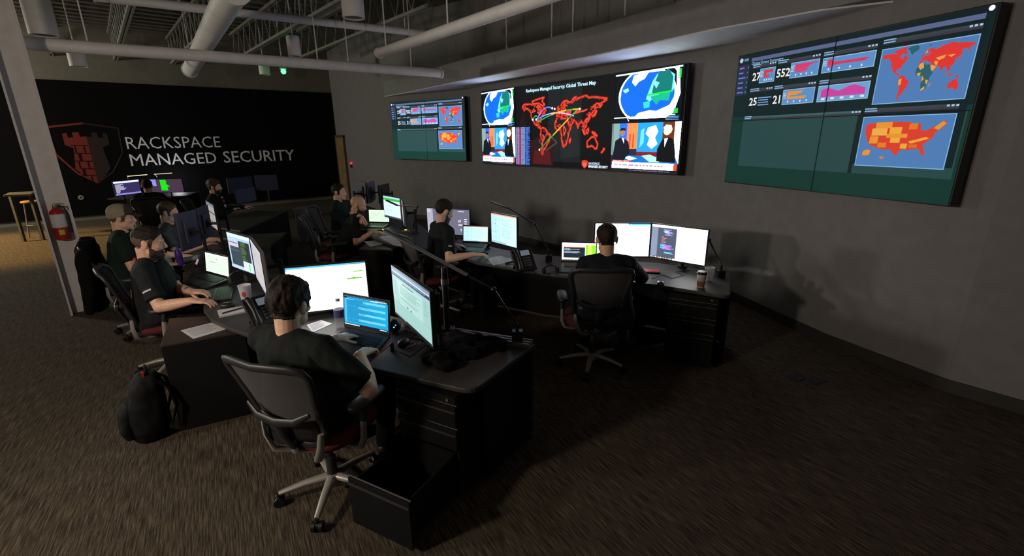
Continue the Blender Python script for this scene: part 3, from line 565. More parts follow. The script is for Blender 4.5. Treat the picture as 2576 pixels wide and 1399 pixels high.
# ================================================================= office chair
frame_m = mat('chair_black', (.022,.022,.025), .45); silver = mat('chair_silver', (.42,.40,.37), .38, .35); pad_m = mat('arm_pad', (.035,.037,.040), .42)
seat_m = mat('seat_fabric', (.11,.010,.014), .9); caster_m = mat('caster_black', (.012,.012,.013), .4)
def mesh_mat(name, a):
    m = mat(name, (.075,.072,.075), .8, alpha=a, bump=.3, bscale=900); return m
net = mesh_mat('back_mesh', .86)
def make_chair():
    t = thing('office_chair', 'x', 'office chair', (0,0,0), 0, 'mesh back office chairs on silver star bases')
    def bx(w, z): return w
    def yb(z):      # back curve: y of the back frame at height z
        return -.215 - .10*((z-.50)/.54)**1.3 if z > .5 else -.215
    # outer outline of back, right half from bottom to top
    half = [(.0,.50),(.10,.50),(.165,.53),(.200,.60),(.205,.70),(.215,.80),(.240,.92),(.250,.985),(.235,1.025),(.18,1.045),(.0,1.05)]
    q = MB(); P = [(x, yb(z)+.10*(abs(x)/.25)**2*.5, z) for x, z in half] + [(-x, yb(z)+.10*(abs(x)/.25)**2*.5, z) for x, z in reversed(half[1:-1])]
    q.tube(P, .024, 8, closed=True, flat=.62, up=(0,1,0)); obj('back_frame', q, frame_m, t, smooth=1.2)
    q = MB()
    def wz(z):
        H = half[1:]
        for i in range(len(H)-1):
            if H[i][1] <= z <= H[i+1][1]: f = (z-H[i][1])/(H[i+1][1]-H[i][1]+1e-9); return H[i][0]+(H[i+1][0]-H[i][0])*f
        return .15
    q.grid(lambda a, b: ((b*2-1)*(wz(.505+.53*a)-.005), yb(.505+.53*a)+.05*((b*2-1)*wz(.505+.53*a)/.25)**2, .505+.53*a), 14, 10)
    obj('back_mesh', q, net, t, smooth=4)
    q = MB(); q.tube([(-.20,yb(.72)-.012,.76),(-.12,yb(.7)-.045,.715),(0,yb(.7)-.055,.70),(.12,yb(.7)-.045,.715),(.20,yb(.72)-.012,.76)], [.012,.024,.028,.024,.012], 8, flat=.5, up=(0,1,0))
    q.tube([(0,yb(.70)-.05,.70),(0,yb(.6)-.05,.60),(0,-.24,.49)], .030, 8, flat=.5, up=(0,1,0)); obj('lumbar_support', q, frame_m, t, smooth=1.2)
    q = MB(); q.grid(lambda a, b: ((b*2-1)*.175, yb(.56+.12*a)-.018+.04*(b*2-1)**2, .545+.14*a), 4, 8); obj('lumbar_pad', q, frame_m, t, smooth=4, solid=.014)
    # silver yoke joining back and mechanism
    for s in (-1, 1):
        q = MB(); q.tube([(s*.03,-.06,.385),(s*.09,-.17,.39),(s*.15,-.235,.43),(s*.185,-.245,.52),(s*.195,-.24,.60)], [.028,.026,.024,.020,.016], 8, flat=.6); obj('back_yoke', q, silver, t, smooth=1.2)
    q = MB(); q.tube([(0,-.02,.385),(0,-.15,.40),(0,-.235,.45),(0,-.245,.53)], [.034,.032,.026,.016], 8, flat=.6); obj('centre_yoke', q, silver, t, smooth=1.2)
    q = MB(); rg = []
    for z, k in ((.445,.90),(.455,1.0),(.485,1.03),(.505,.98),(.512,.85)): rg.append(((0,.02,z), .245*k, .235*k))
    q.loft(rg, 28, pw=3.6); obj('seat', q, seat_m, t, smooth=1.2)
    q = MB(); q.loft([((0,.02,.425),.20,.19),((0,.02,.447),.235,.225)], 28, pw=3.6); obj('seat_pan', q, frame_m, t, smooth=1.0)
    q = MB(); q.box((-.09,-.12,.36), (.09,.12,.43)); obj('tilt_mechanism', q, frame_m, t, bevel=.015)
    for s in (-1, 1):
        q = MB(); q.tube([(s*.08,.0,.395),(s*.20,-.02,.385),(s*.262,-.03,.405),(s*.285,-.03,.46),(s*.287,-.02,.58)], [.022,.024,.026,.024,.020], 8, flat=.7); u = obj('arm_support', q, silver, t, smooth=1.2)
        q = MB(); q.cyl((s*.287,-.02,.57), (s*.287,-.01,.66), .022, n=10); obj('arm_post', q, frame_m, u, smooth=S)
        q = MB(); q.loft([((s*.285,.03,.655),.042,.130),((s*.285,.03,.668),.050,.142),((s*.285,.03,.686),.048,.140),((s*.285,.03,.692),.038,.127)], 20, pw=3); obj('arm_pad', q, pad_m, t, smooth=1.2)
    q = MB(); q.cyl((0,0,.13), (0,0,.25), .030); q.cyl((0,0,.24), (0,0,.37), .018); obj('gas_lift', q, frame_m, t, smooth=S)
    q = MB(); q.cyl((0,0,.07), (0,0,.135), .045, .040); obj('base_hub', q, silver, t, smooth=S)
    for k in range(5):
        a = PI/2 + 2*PI*k/5 + .35; d = Vector((math.cos(a), math.sin(a), 0))
        q = MB(); q.tube([d*.03+Vector((0,0,.115)), d*.16+Vector((0,0,.105)), d*.30+Vector((0,0,.078))], [.030,.024,.017], 8, flat=.75); obj('base_leg', q, silver, t, smooth=1.2)
        e = d*.305; s_ = Vector((-d.y, d.x, 0))
        q = MB(); q.cyl(e+Vector((0,0,.045)), e+Vector((0,0,.08)), .010, n=8)
        for g in (-1, 1): q.cyl(e+s_*g*.010+Vector((0,0,.029)), e+s_*g*.030+Vector((0,0,.029)), .029, n=16)
        q.cyl(e-s_*.010+Vector((0,0,.035)), e+s_*.010+Vector((0,0,.035)), .020, n=10)
        obj('caster', q, caster_m, t, smooth=S)
    return t
CH0 = make_chair(); _cu = [False]
def chair(x, y, dx, dy, label, base=0.0, recline=0.0):
    if not _cu[0]: o = CH0; o.location = (x, y, 0); o.rotation_euler = (0,0,hd(dx,dy)); o['label'] = label; _cu[0] = True
    else: o = dup(CH0, (x, y, 0), hd(dx,dy), label)
    for c in o.children:
        if c.name.startswith(('base_leg', 'caster')): c.rotation_euler = (0, 0, base)
        if recline and c.name.startswith(('back_frame', 'back_mesh', 'lumbar')): pv = Vector((0,-.20,.45)); R_ = Matrix.Rotation(recline, 3, 'X'); c.rotation_euler = (recline, 0, 0); c.location = pv - R_ @ pv
    return o

# ================================================================= people
def ik(Sh, T, l1, l2, hint):
    d = T-Sh; D = min(d.length, (l1+l2)*.999); dn_ = d.normalized(); a = (l1*l1-l2*l2+D*D)/(2*D); h = math.sqrt(max(l1*l1-a*a, 0))
    hh = Vector(hint); hh = hh - dn_*hh.dot(dn_); hh.normalize(); return Sh+dn_*a+hh*h, Sh+dn_*D
def hand(q, w, fwd, up, side, curl=.55, s=1.0):
    "palm, four unequal bent fingers, thumb leaving the side of the palm; up = back of hand"
    f = Vector(fwd).normalized(); u = Vector(up); u = (u - f*u.dot(f)).normalized(); r = f.cross(u)*side   # r: toward the thumb side
    r = -r
    for i, ox in enumerate((.030,.010,-.010,-.029)):
        q.cap(w + r*ox*.55*s, w + f*.082*s + r*ox*s + u*(.004 if i in (1,2) else 0)*s, .0155*s, .0125*s, 10)
    q.cap(w - f*.02*s, w + f*.03*s, .024*s, .022*s, 10)
    L = ((.040,.026,.021),(.045,.029,.022),(.042,.027,.021),(.033,.021,.018))
    for i, ox in enumerate((.030,.010,-.010,-.029)):
        p = w + f*.084*s + r*ox*s + u*.002*s; fan = r*(ox*1.6); dr_ = (f+fan).normalized(); ang = 0; c = curl*(1, .95, 1.05, 1.15)[i]
        for j, l in enumerate(L[i]):
            ang += c*(.35,.75,.55)[j]; d = dr_*math.cos(ang) - u*math.sin(ang); n_ = p + d*l*s
            q.cap(p, n_, (.0092,.0085,.0078)[j]*s, (.0086,.0078,.0068)[j]*s, 8); p = n_
    p = w + f*.020*s + r*.022*s - u*.006*s; d = (f*.65 + r*.65 - u*.25).normalized(); n_ = p+d*.042*s; q.cap(p, n_, .0145*s, .0115*s, 8)
    d2 = (f*.85 + r*.30 - u*.35).normalized(); m_ = n_+d2*.030*s; q.cap(n_, m_, .0110*s, .0098*s, 8); d3 = (f*.95+r*.05-u*.35).normalized(); q.cap(m_, m_+d3*.024*s, .0098*s, .0078*s, 8)
def head_geo(q, H, jaw=1.0):
    "H: matrix of the head frame, face toward +Y"
    R = H.to_3x3(); T = lambda *p: H @ Vector(p); sc = R.col[0].length; Rn = R.normalized()
    def E(c, r, n=20, rot=None): q.ell(T(*c), [x*sc for x in r], R=(Rn @ rot) if rot else Rn, n=n)
    def C(a, b, r0, r1, n=10): q.cap(T(*a), T(*b), r0*sc, r1*sc, n)
    E((0,-.012,.035), (.076,.097,.088), 24); E((0,.030,-.022), (.062,.062,.088), 20); E((0,.038,-.080), (.047*jaw,.048,.034)); E((0,.074,-.100), (.022*jaw,.020,.018))
    E((.042*jaw,.018,-.068), (.020,.034,.030)); E((-.042*jaw,.018,-.068), (.020,.034,.030))
    C((0,.086,.016), (0,.108,-.026), .0085, .0125); C((-.012,.098,-.034), (.012,.098,-.034), .0085, .0085)
    C((-.036,.078,.026), (-.008,.087,.024), .010, .009); C((.036,.078,.026), (.008,.087,.024), .010, .009)
    E((.037,.062,-.022), (.026,.022,.020)); E((-.037,.062,-.022), (.026,.022,.020))
    C((-.020,.085,-.060), (.020,.085,-.060), .0075, .0075); C((-.016,.084,-.070), (.016,.084,-.070), .0085, .0085); C((-.006,.094,-.059), (.006,.094,-.059), .006, .006)
    for s in (-1, 1):
        rot = Matrix.Rotation(s*-.35, 3, 'Z') @ Matrix.Rotation(-.15, 3, 'X'); E((s*.080,-.016,-.004), (.0085,.021,.033), 16, rot); E((s*.083,-.024,.008), (.008,.012,.022), 12, rot); E((s*.081,-.010,-.026), (.007,.010,.012), 10, rot)
def shell(name, H, c, r, cond, thick, mt, parent, amp=.0, seed=0, inner=.86, n=56, freq=60.):
    "cap of hair/cloth: a sphere pushed out where cond(dir) holds and tucked inside the head elsewhere"
    q = MB(); q.ell((0,0,0), (1,1,1), n=n); out = []
    for v in q.v:
        d = v.normalized(); k = max(0., min(1., cond(d))); rr = inner + (1-inner)*min(1, k*3) + thick*k
        nz = noise.noise(d*freq*.12 + Vector((seed,0,0)))*amp*k + noise.noise(Vector((d.x*freq, d.y*freq*.5, d.z*freq))*.35 + Vector((0,seed,0)))*amp*.5*k
        out.append(H @ Vector((c[0]+d.x*r[0]*(rr+nz), c[1]+d.y*r[1]*(rr+nz), c[2]+d.z*r[2]*(rr+nz))))
    q.v = out; return obj(name, q, mt, parent, smooth=4)
def pw(x, T):
    if x <= T[0][0]: return T[0][1]
    for (a, b), (c, e) in zip(T, T[1:]):
        if x <= c: return b + (e-b)*(x-a)/(c-a)
    return T[-1][1]
HLINE = [(-.10,-.036),(-.07,-.042),(-.046,-.040),(-.036,.020),(.004,.028),(.006,-.030),(.024,-.034),(.028,.012),(.050,.045),(.072,.068),(.095,.085)]
def hair_k(p, drop=0.0):
    if abs(p.x) > .0815 and p.z < .04 and -.05 < p.y < .03: return 0
    return (p.z - pw(p.y, HLINE) + drop)/.022
def beard_k(p):
    if p.y < .008 or p.z < -.135: return 0
    up = pw(p.y, [(.008,-.012),(.02,-.034),(.05,-.056),(.075,-.048),(.12,-.046)]); k = (up-p.z)/.012
    if abs(p.x) < .020 and -.075 < p.z < -.053 and p.y > .07: k = 0
    if p.z < -.11 and p.y < .03: k = min(k, (p.z+.135)/.02)
    return k
def grow(name, body, H, kf, thick, mt, parent, amp=0.0, freq=60.0, seed=0.0, lift=.0012):
    "a coat of hair grown from the head surface, thinning to nothing at its edge"
    me = body.data; Hi = H.inverted(); sc = H.to_3x3().col[0].length; P = [Hi @ v.co for v in me.vertices]; K = []
    for p in P: K.append(max(0., min(1., kf(p))) if (abs(p.x) < .12 and abs(p.y) < .16 and -.14 < p.z < .15) else 0.)
    ids = {}; vs = []; fs = []
    for f in me.polygons:
        if any(K[i] > 0 for i in f.vertices):
            fs.append([ids.setdefault(i, len(ids)) for i in f.vertices])
    vs = [None]*len(ids)
    for i, j in ids.items():
        v = me.vertices[i]; p = P[i]; k = K[i]; t = thick(p) if callable(thick) else thick
        nz = noise.noise(Vector((p.x*freq, p.y*freq*.6+seed, p.z*freq*.45)))*amp + noise.noise(Vector((p.x*freq*3, p.y*freq*2+seed, p.z*freq)))*amp*.4
        vs[j] = v.co + v.normal*sc*((-.002 if k <= 0 else lift + (t+nz)*(k**.85)))
    m_ = bpy.data.meshes.new(name); m_.from_pydata([tuple(v) for v in vs], [], fs); m_.update(); return obj(name, m_, mt, parent, smooth=4)
def hair_cond(front=.62, side=.12, back=-.62, soft=.10):
    def f(d):
        y = d.y; h = side + (front-side)*max(0, y)**1.3 if y > 0 else side + (back-side)*min(1, (-y)*1.25)
        return (d.z-h)/soft
    return f
skin1 = mat('skin_fair', (.76,.44,.30), .50, var=.08, vscale=30, bump=.08, bscale=400); skin2 = mat('skin_pink', (.80,.49,.36), .50, var=.08, vscale=30, bump=.08, bscale=400); skin3 = mat('skin_tan', (.66,.38,.24), .48, var=.08, vscale=30, bump=.08, bscale=400)
hair_d = mat('hair_dark_brown', (.020,.013,.010), .65, spec=.25, var=.5, vscale=60, bump=.6, bscale=260); hair_b = mat('hair_brown', (.05,.028,.017), .55, var=.4, vscale=60, bump=.6, bscale=260)
stub = mat('buzzed_hair', (.10,.065,.048), .7, var=.3, vscale=80); beard_m = mat('beard_brown', (.045,.025,.016), .7, var=.4, vscale=80, bump=.5, bscale=300)
sh_b = mat('shirt_black', (.012,.015,.015), .85, bump=.25, bscale=900, spec=.15); sh_c = mat('shirt_charcoal', (.018,.021,.023), .85, bump=.25, bscale=900, spec=.15); sh_g = mat('shirt_dark_green', (.012,.024,.020), .85, bump=.2, bscale=900, spec=.15)
tr_b = mat('trousers_black', (.010,.010,.012), .85, spec=.15, bump=.2, bscale=700); jeans = mat('trousers_denim', (.02,.03,.05), .85, bump=.2, bscale=700); shoe_m = mat('shoe_black', (.012,.012,.012), .5)
eye_w = mat('eye_white', (.40,.36,.34), .3); eye_d = mat('eye_iris', (.05,.03,.02), .2)
def person(label, x, y, dx, dy, hx, hy, hz, wr, wl, look=None, tilt=.0, s=1.06, fat=1.0, skin=None, shirt=None, pants=None, hair='short', hairm=None, beard=0, sleeve=.62, vox=.006, fr=None, fl=None, cr=.5, cl=.5, hr=(.5,-.4,-1), hl=(-.5,-.4,-1), upr=(0,0,1), upl=(0,0,1), rz_extra=0, legs=True, cloth_seed=0):
    """x,y seat point; dx,dy facing; head centre hx,hy,hz; wr/wl right and left wrist points, all in room coordinates"""
    rz = hd(dx, dy); t = thing('person', label, 'person', (x, y, 0), rz); Wi = (Matrix.Translation((x,y,0)) @ Matrix.Rotation(rz, 4, 'Z')).inverted(); Ri = Wi.to_3x3()
    L = lambda p: Wi @ Vector(p)
    hc = L((hx,hy,hz)); z0 = .50; neck = hc + Vector((0,-.035,-.135))*s; k = (neck.z-z0)
    def sp(f, dz=0): return Vector((neck.x*f**1.3, neck.y*f**1.1 + .03*math.sin(f*PI), z0 + k*f))
    shc = sp(.93); shw = .176*s*(.62+.38*fat); sr = shc + Vector((shw,0,-.015)); sl = shc + Vector((-shw,0,-.015))
    rings = [((0,-.02,.475), .165*s*fat, .12*s*fat), (sp(.10), .185*s*fat, .135*s*fat), (sp(.28), .172*s*fat, .130*s*fat), (sp(.5), .172*s*(.4+.6*fat), .122*s*(.4+.6*fat)), (sp(.70), .185*s*(.5+.5*fat), .118*s), (sp(.87), .180*s*(.55+.45*fat), .105*s), (sp(.96), .125*s*(.55+.45*fat), .080*s), (sp(1.02), .066*s, .062*s)]
    l1 = .295*s; l2 = .265*s
    TR = L(wr); TL = L(wl); er, TR = ik(sr, TR, l1, l2, hr); el, TL = ik(sl, TL, l1, l2, hl)
    lk = Ri @ Vector(look) if look else Vector((0,1,0)); yaw = math.atan2(-lk.x, lk.y)
    H = Matrix.Translation(hc) @ Matrix.Rotation(yaw, 4, 'Z') @ Matrix.Rotation(-tilt, 4, 'X') @ Matrix.Scale(s, 4)
    q = MB(); q.loft([(r[0], r[1]*.90, r[2]*.90) for r in rings], 24)
    q.tube([neck+Vector((0,-.012,-.05)), neck+Vector((0,0,.02)), H @ Vector((0,-.028,-.035))], [.066*s,.058*s,.060*s], 16); head_geo(q, H, 1.0 if fat < 1.1 else 1.12)
    for Sh, E_, T_, fw, cu, sd, up in ((sr, er, TR, fr, cr, 1, upr), (sl, el, TL, fl, cl, -1, upl)):
        q.cap(sp(.97)+Vector((sd*.03*s,-.005,-.02*s)), Sh, .045*s, .048*s, 12); q.cap(Sh, E_, .052*s*fat**.5, .041*s, 14); q.cap(E_, E_.lerp(T_, .35), .042*s, .043*s*fat**.3, 14); q.cap(E_.lerp(T_, .35), T_, .043*s*fat**.3, .0275*s, 14)
        f_ = (Ri @ Vector(fw)) if fw else (T_-E_); hand(q, T_, f_, Ri @ Vector(up), sd, cu, s)
    KN = []
    for g in (-1, 1):
        hip = Vector((g*.09*s,-.0,.54)); kn = Vector((g*.15*s,.43*s,.53)); an = Vector((g*.14*s,.40*s,.10)); KN.append((g,hip,kn,an))
        q.cap(hip, kn, .070*s, .050*s, 12); q.cap(kn, an, .046*s, .034*s, 12)
    body = obj('body', remesh(q, vox, 2, name='body'), skin or skin1, t)
    q = MB(); q.loft([(r[0], r[1]+.010, r[2]+.012) for r in rings[:-1]] + [(sp(.985), .080*s, .076*s)], 26)
    q.cap(sp(.975)+Vector((-.055*s,-.028,-.008)), sp(.975)+Vector((.055*s,-.028,-.008)), .052*s, .052*s, 14)
    for Sh, E_, T_ in ((sr, er, TR), (sl, el, TL)):
        sx = 1 if Sh is sr else -1; q.cap(sp(.99)+Vector((sx*.035*s,-.012,-.022*s)), Sh+Vector((0,0,-.004)), .064*s, .066*s, 14)
        mid = Sh.lerp(E_, min(1, sleeve)); q.cap(Sh+Vector((0,0,-.008)), mid, .064*s*fat**.4, .061*s*fat**.3, 14); d_ = (E_-Sh).normalized(); q.tube([mid-d_*.03, mid+d_*.035*s], [.061*s*fat**.3, .064*s*fat**.3], 16)
        if sleeve >= 1: q.cap(E_, T_, .057*s, .040*s, 14)
    sm_ = obj('shirt', remesh(q, max(vox, .007), 4, .007, 10.0, cloth_seed), shirt or sh_b, t)
    if legs:
        q = MB(); q.ell((0,-.01,.53), (.185*s*fat,.15*s,.085*s), n=20)
        for g, hip, kn, an in KN: q.cap(hip, kn, .092*s*fat**.5, .070*s, 14); q.cap(kn, an, .066*s, .052*s, 14)
        obj('trousers', remesh(q, .011, 3, .008, 8.0, 3.0+cloth_seed), pants or tr_b, t)
        for g, hip, kn, an in KN:
            q = MB(); q.cap(an+Vector((0,-.02,-.045)), an+Vector((0,.15*s,-.062)), .046*s, .036*s, 14); q.box((an.x-.038, an.y-.06, .0), (an.x+.038, an.y+.185*s, .02)); obj('shoe', remesh(q, .008, 2), shoe_m, t)
    for g in (-1, 1):
        q = MB(); q.ell(H @ Vector((g*.031,.0693,.004)), [.0112*s]*3, eye_w, n=12); q.ell(H @ Vector((g*.031,.0765,.003)), [.0060*s]*3, eye_d, n=8); e_ = obj('eye', q, parent=t, smooth=4)
    hm = hairm or hair_d
    topw = lambda a, b: (lambda p: a + (b-a)*max(0, min(1, (p.z-.02)/.06)))
    if hair == 'short': grow('hair', body, H, hair_k, topw(.003,.012), hm, t, .004, 60, x)
    elif hair == 'messy': grow('hair', body, H, lambda p: hair_k(p, .012), topw(.011,.022), hm, t, .011, 48, x, .003)
    elif hair == 'quiff':
        grow('hair_fade', body, H, hair_k, .0015, stub, t, .0006, 90, x); grow('hair', body, H, lambda p: min((p.z-.026)/.07, hair_k(p)), lambda p: .007+.006*max(0, min(1, (p.y+.02)/.09)), hm, t, .006, 55, x)
    elif hair == 'buzz': grow('hair', body, H, hair_k, .0025, hm, t, .001, 90, x)
    if beard: grow('beard', body, H, beard_k, .001+.006*beard, beard_m, t, .002*beard, 90, x)
    t['_H'] = 0; del t['_H']
    return t, H, dict(sr=sr, sl=sl, er=er, el=el, TR=TR, TL=TL, neck=neck, sp=sp, s=s, shirt=sm_, W=Wi.inverted())
# ================================================================= desks
top_m = mat('worktop_charcoal', (.050,.046,.044), .50, spec=.35, bump=.12, bscale=500, var=.12); edge_m = mat('desk_edge', (.012,.012,.012), .4); cab_m = mat('cabinet_black', (.007,.007,.008), .6, spec=.2, bump=.25, bscale=700)
pull_m = mat('drawer_pull', (.05,.047,.050), .42, bump=.5, bscale=600); alu = mat('rail_aluminium', (.30,.28,.30), .38, .6); brass = mat('lock_brass', (.5,.36,.12), .35, .8); TZ = .73
def rounded(poly, r, idx):
    out = []
    for i, p in enumerate(poly):
        if i in idx:
            a = Vector(poly[i-1]); b_ = Vector(p); c = Vector(poly[(i+1) % len(poly)]); u = (a-b_).normalized(); v = (c-b_).normalized()
            for k in range(6):
                t = k/5; q = (b_+u*r)*(1-t)**2 + b_*2*t*(1-t) + (b_+v*r)*t*t; out.append((q.x, q.y))
        else: out.append(tuple(p))
    return out
def desk(name, label, front, back, panel_pts, idx=(), rail=None, end_a=None):
    poly = rounded(list(front) + list(reversed(back)), .09, idx); t = thing(name, label, 'desk', (0,0,0))
    q = MB(); q.prism(poly, TZ-.034, TZ, top_m); obj('worktop', q, parent=t, bevel=.008)
    q = MB()
    for i in range(len(panel_pts)-1): q.bar((*panel_pts[i], .36), (*panel_pts[i+1], .36), .03, .67, cab_m)
    obj('modesty_panel', q, parent=t)
    if rail:
        q = MB()
        for i in range(len(rail)-1):
            a = Vector((*rail[i], TZ+.008)); b_ = Vector((*rail[i+1], TZ+.008)); q.bar(a, b_, .085, .016, alu); n_ = Vector((-(b_-a).y, (b_-a).x, 0)).normalized()
            for g in (-.036, 0, .036): q.bar(a+n_*g+Vector((0,0,.012)), b_+n_*g+Vector((0,0,.012)), .012, .012, alu)
        obj('accessory_rail', q, parent=t)
    for i, p in enumerate(end_a or []):
        q = MB(); q.bar((*p[0], .355), (*p[1], .355), .03, .67, cab_m); obj('end_panel', q, parent=t)
    return t
A_F = [(-.215,2.27),(-.85,2.55),(-1.10,2.72),(-1.35,2.86),(-1.60,2.95),(-1.82,3.05),(-2.08,3.21),(-2.32,3.38),(-2.52,3.60),(-2.68,3.86),(-2.86,4.18),(-3.10,4.50),(-3.36,4.72),(-3.60,4.95),(-3.82,5.35),(-3.98,5.80),(-4.10,6.20),(-4.18,6.70)]
A_B = [(.15,2.87),(-.50,3.12),(-.90,3.31),(-1.40,3.62),(-1.75,3.92),(-2.15,4.36),(-2.50,4.85),(-2.85,5.40),(-3.15,6.00),(-3.35,6.90)]
desk('curved_desk', 'long curved dark desk in front, running from the open drawer to the capped man', A_F, A_B, [(x-.03,y-.05) for x, y in A_B], (0,), [(.12,2.84),(-.50,3.09),(-.90,3.28),(-1.38,3.58),(-1.72,3.88)], [((-.175,2.44),(.125,2.94))])
B_F = [(1.86,3.78),(1.34,4.13),(.90,4.33),(.45,4.50),(0.0,4.78),(-.38,5.02),(-.56,5.24),(-.70,5.50),(-.95,5.68),(-1.29,5.81),(-1.60,6.05),(-1.85,6.30),(-2.05,6.62),(-2.18,7.0),(-2.28,7.5),(-2.38,8.0),(-2.55,8.6)]
B_B = [(2.18,4.48),(1.60,4.90),(1.05,5.12),(.45,5.28),(-.10,5.62),(-.50,6.05),(-.90,6.45),(-1.25,6.95),(-1.50,7.5),(-1.70,8.2),(-1.80,8.9)]
desk('curved_desk', 'long curved dark desk along the screen wall, with the coffee cup at its end', B_F, B_B, [(x-.04,y-.05) for x, y in B_B], (0,), None, [((1.93,3.95),(2.13,4.42))])
C_F = [(-4.95,7.55),(-5.0,8.3),(-5.05,9.2)]; C_B = [(-4.12,7.05),(-4.25,8.2),(-4.42,9.25)]
desk('curved_desk', 'dark desk with closed black side panel, in the aisle behind the front desk', C_F, C_B, C_B, (), None, [((-4.46,9.2),(-5.0,9.2)), ((-4.2,7.12),(-4.9,7.5))])
_a = at(270,500,TZ); _b = at(470,492,TZ); D0 = Vector((_a.x,_a.y)); D1 = Vector((_b.x,_b.y)); _n = Vector((-(D1-D0).y, (D1-D0).x)).normalized()*.95
if _n.dot(D0) < 0: _n = -_n
desk('curved_desk', 'far dark desk under the two warm strip lights at the back left', [D0, D1], [D0+_n, D1+_n], [D0+_n, D1+_n])

def pedestal(label, x, y, dx, dy, w=.42, d=.52, opened=-1):
    t = thing('drawer_cabinet', label, 'drawer cabinet', (x,y,0), hd(dx,dy)); q = MB(); h = .69
    q.box((-w/2,.02,.03), (-w/2+.015,d,h), cab_m); q.box((w/2-.015,.02,.03), (w/2,d,h), cab_m); q.box((-w/2+.015,.02,h-.015), (w/2-.015,d,h), cab_m); q.box((-w/2+.015,d-.015,.03), (w/2-.015,d,h-.015), cab_m); q.box((-w/2+.015,.04,.03), (w/2-.015,d-.015,.045), cab_m); q.box((-w/2+.02,.05,0), (w/2-.02,d-.03,.03), cab_m)
    q.box((-w/2,0,.645), (w/2,.02,h), cab_m); obj('cabinet_body', q, parent=t)
    for i, (z0, z1) in enumerate(((.495,.640),(.345,.490),(.035,.340))):
        o_ = -.42 if i == opened else 0; q = MB(); q.box((-w/2+.003,o_,z0), (w/2-.003,o_+.018,z1-.012), cab_m); dr_ = obj('drawer', q, parent=t, bevel=.002)
        q = MB(); y1 = o_+.45; a = w/2-.03
        q.box((-a,o_+.018,z0+.02), (-a+.01,y1,z1-.03), cab_m); q.box((a-.01,o_+.018,z0+.02), (a,y1,z1-.03), cab_m); q.box((-a+.01,y1-.01,z0+.02), (a-.01,y1,z1-.03), cab_m); q.box((-a+.01,o_+.018,z0+.02), (a-.01,y1-.01,z0+.03), cab_m); obj('drawer_box', q, parent=dr_)
        q = MB(); q.add([(-w/2+.003,o_-.001,z1-.045),(w/2-.003,o_-.001,z1-.045),(w/2-.003,o_+.016,z1-.004),(-w/2+.003,o_+.016,z1-.004),(-w/2+.003,o_+.018,z1-.045),(w/2-.003,o_+.018,z1-.045)], [(0,1,2,3),(3,2,5,4),(0,4,5,1),(0,3,4),(1,5,2)], pull_m); q.box((-w/2+.003,o_-.008,z1-.048), (w/2-.003,o_+.002,z1-.040), pull_m); obj('drawer_pull', q, parent=dr_)
    q = MB(); q.cyl((w/2-.05,.002,.668), (w/2-.05,-.006,.668), .009, n=14); q.cyl((w/2-.05,-.006,.668), (w/2-.05,-.007,.668), .004, n=8); obj('lock', q, brass, t, smooth=S); return t
pedestal('black three drawer cabinet with its bottom drawer pulled wide open', -.505, 2.36, .47, .88, opened=2)
pedestal('closed black drawer cabinet under the coffee cup end of the wall side desk', 1.60, 3.93, .47, .88)
def side_box(label, poly, z, paper=None):
    q = MB(); t = thing('side_cabinet', label, 'cabinet', (0,0,0)); q.prism(poly, 0, z-.02, cab_m); obj('cabinet_body', q, parent=t); q = MB(); q.prism(poly, z-.02, z, mat('side_top', (.040,.030,.026), .4)); obj('cabinet_top', q, parent=t, bevel=.004)
side_box('black side cabinet carrying a white sheet, between the two front workers', [(-2.45,3.0),(-2.0,3.24),(-2.12,3.62),(-2.75,3.52)], .69)
side_box('black side cabinet carrying a white sheet, beside the bald man', [(-1.98,5.93),(-1.52,5.85),(-1.45,6.30),(-1.95,6.55)], .69)

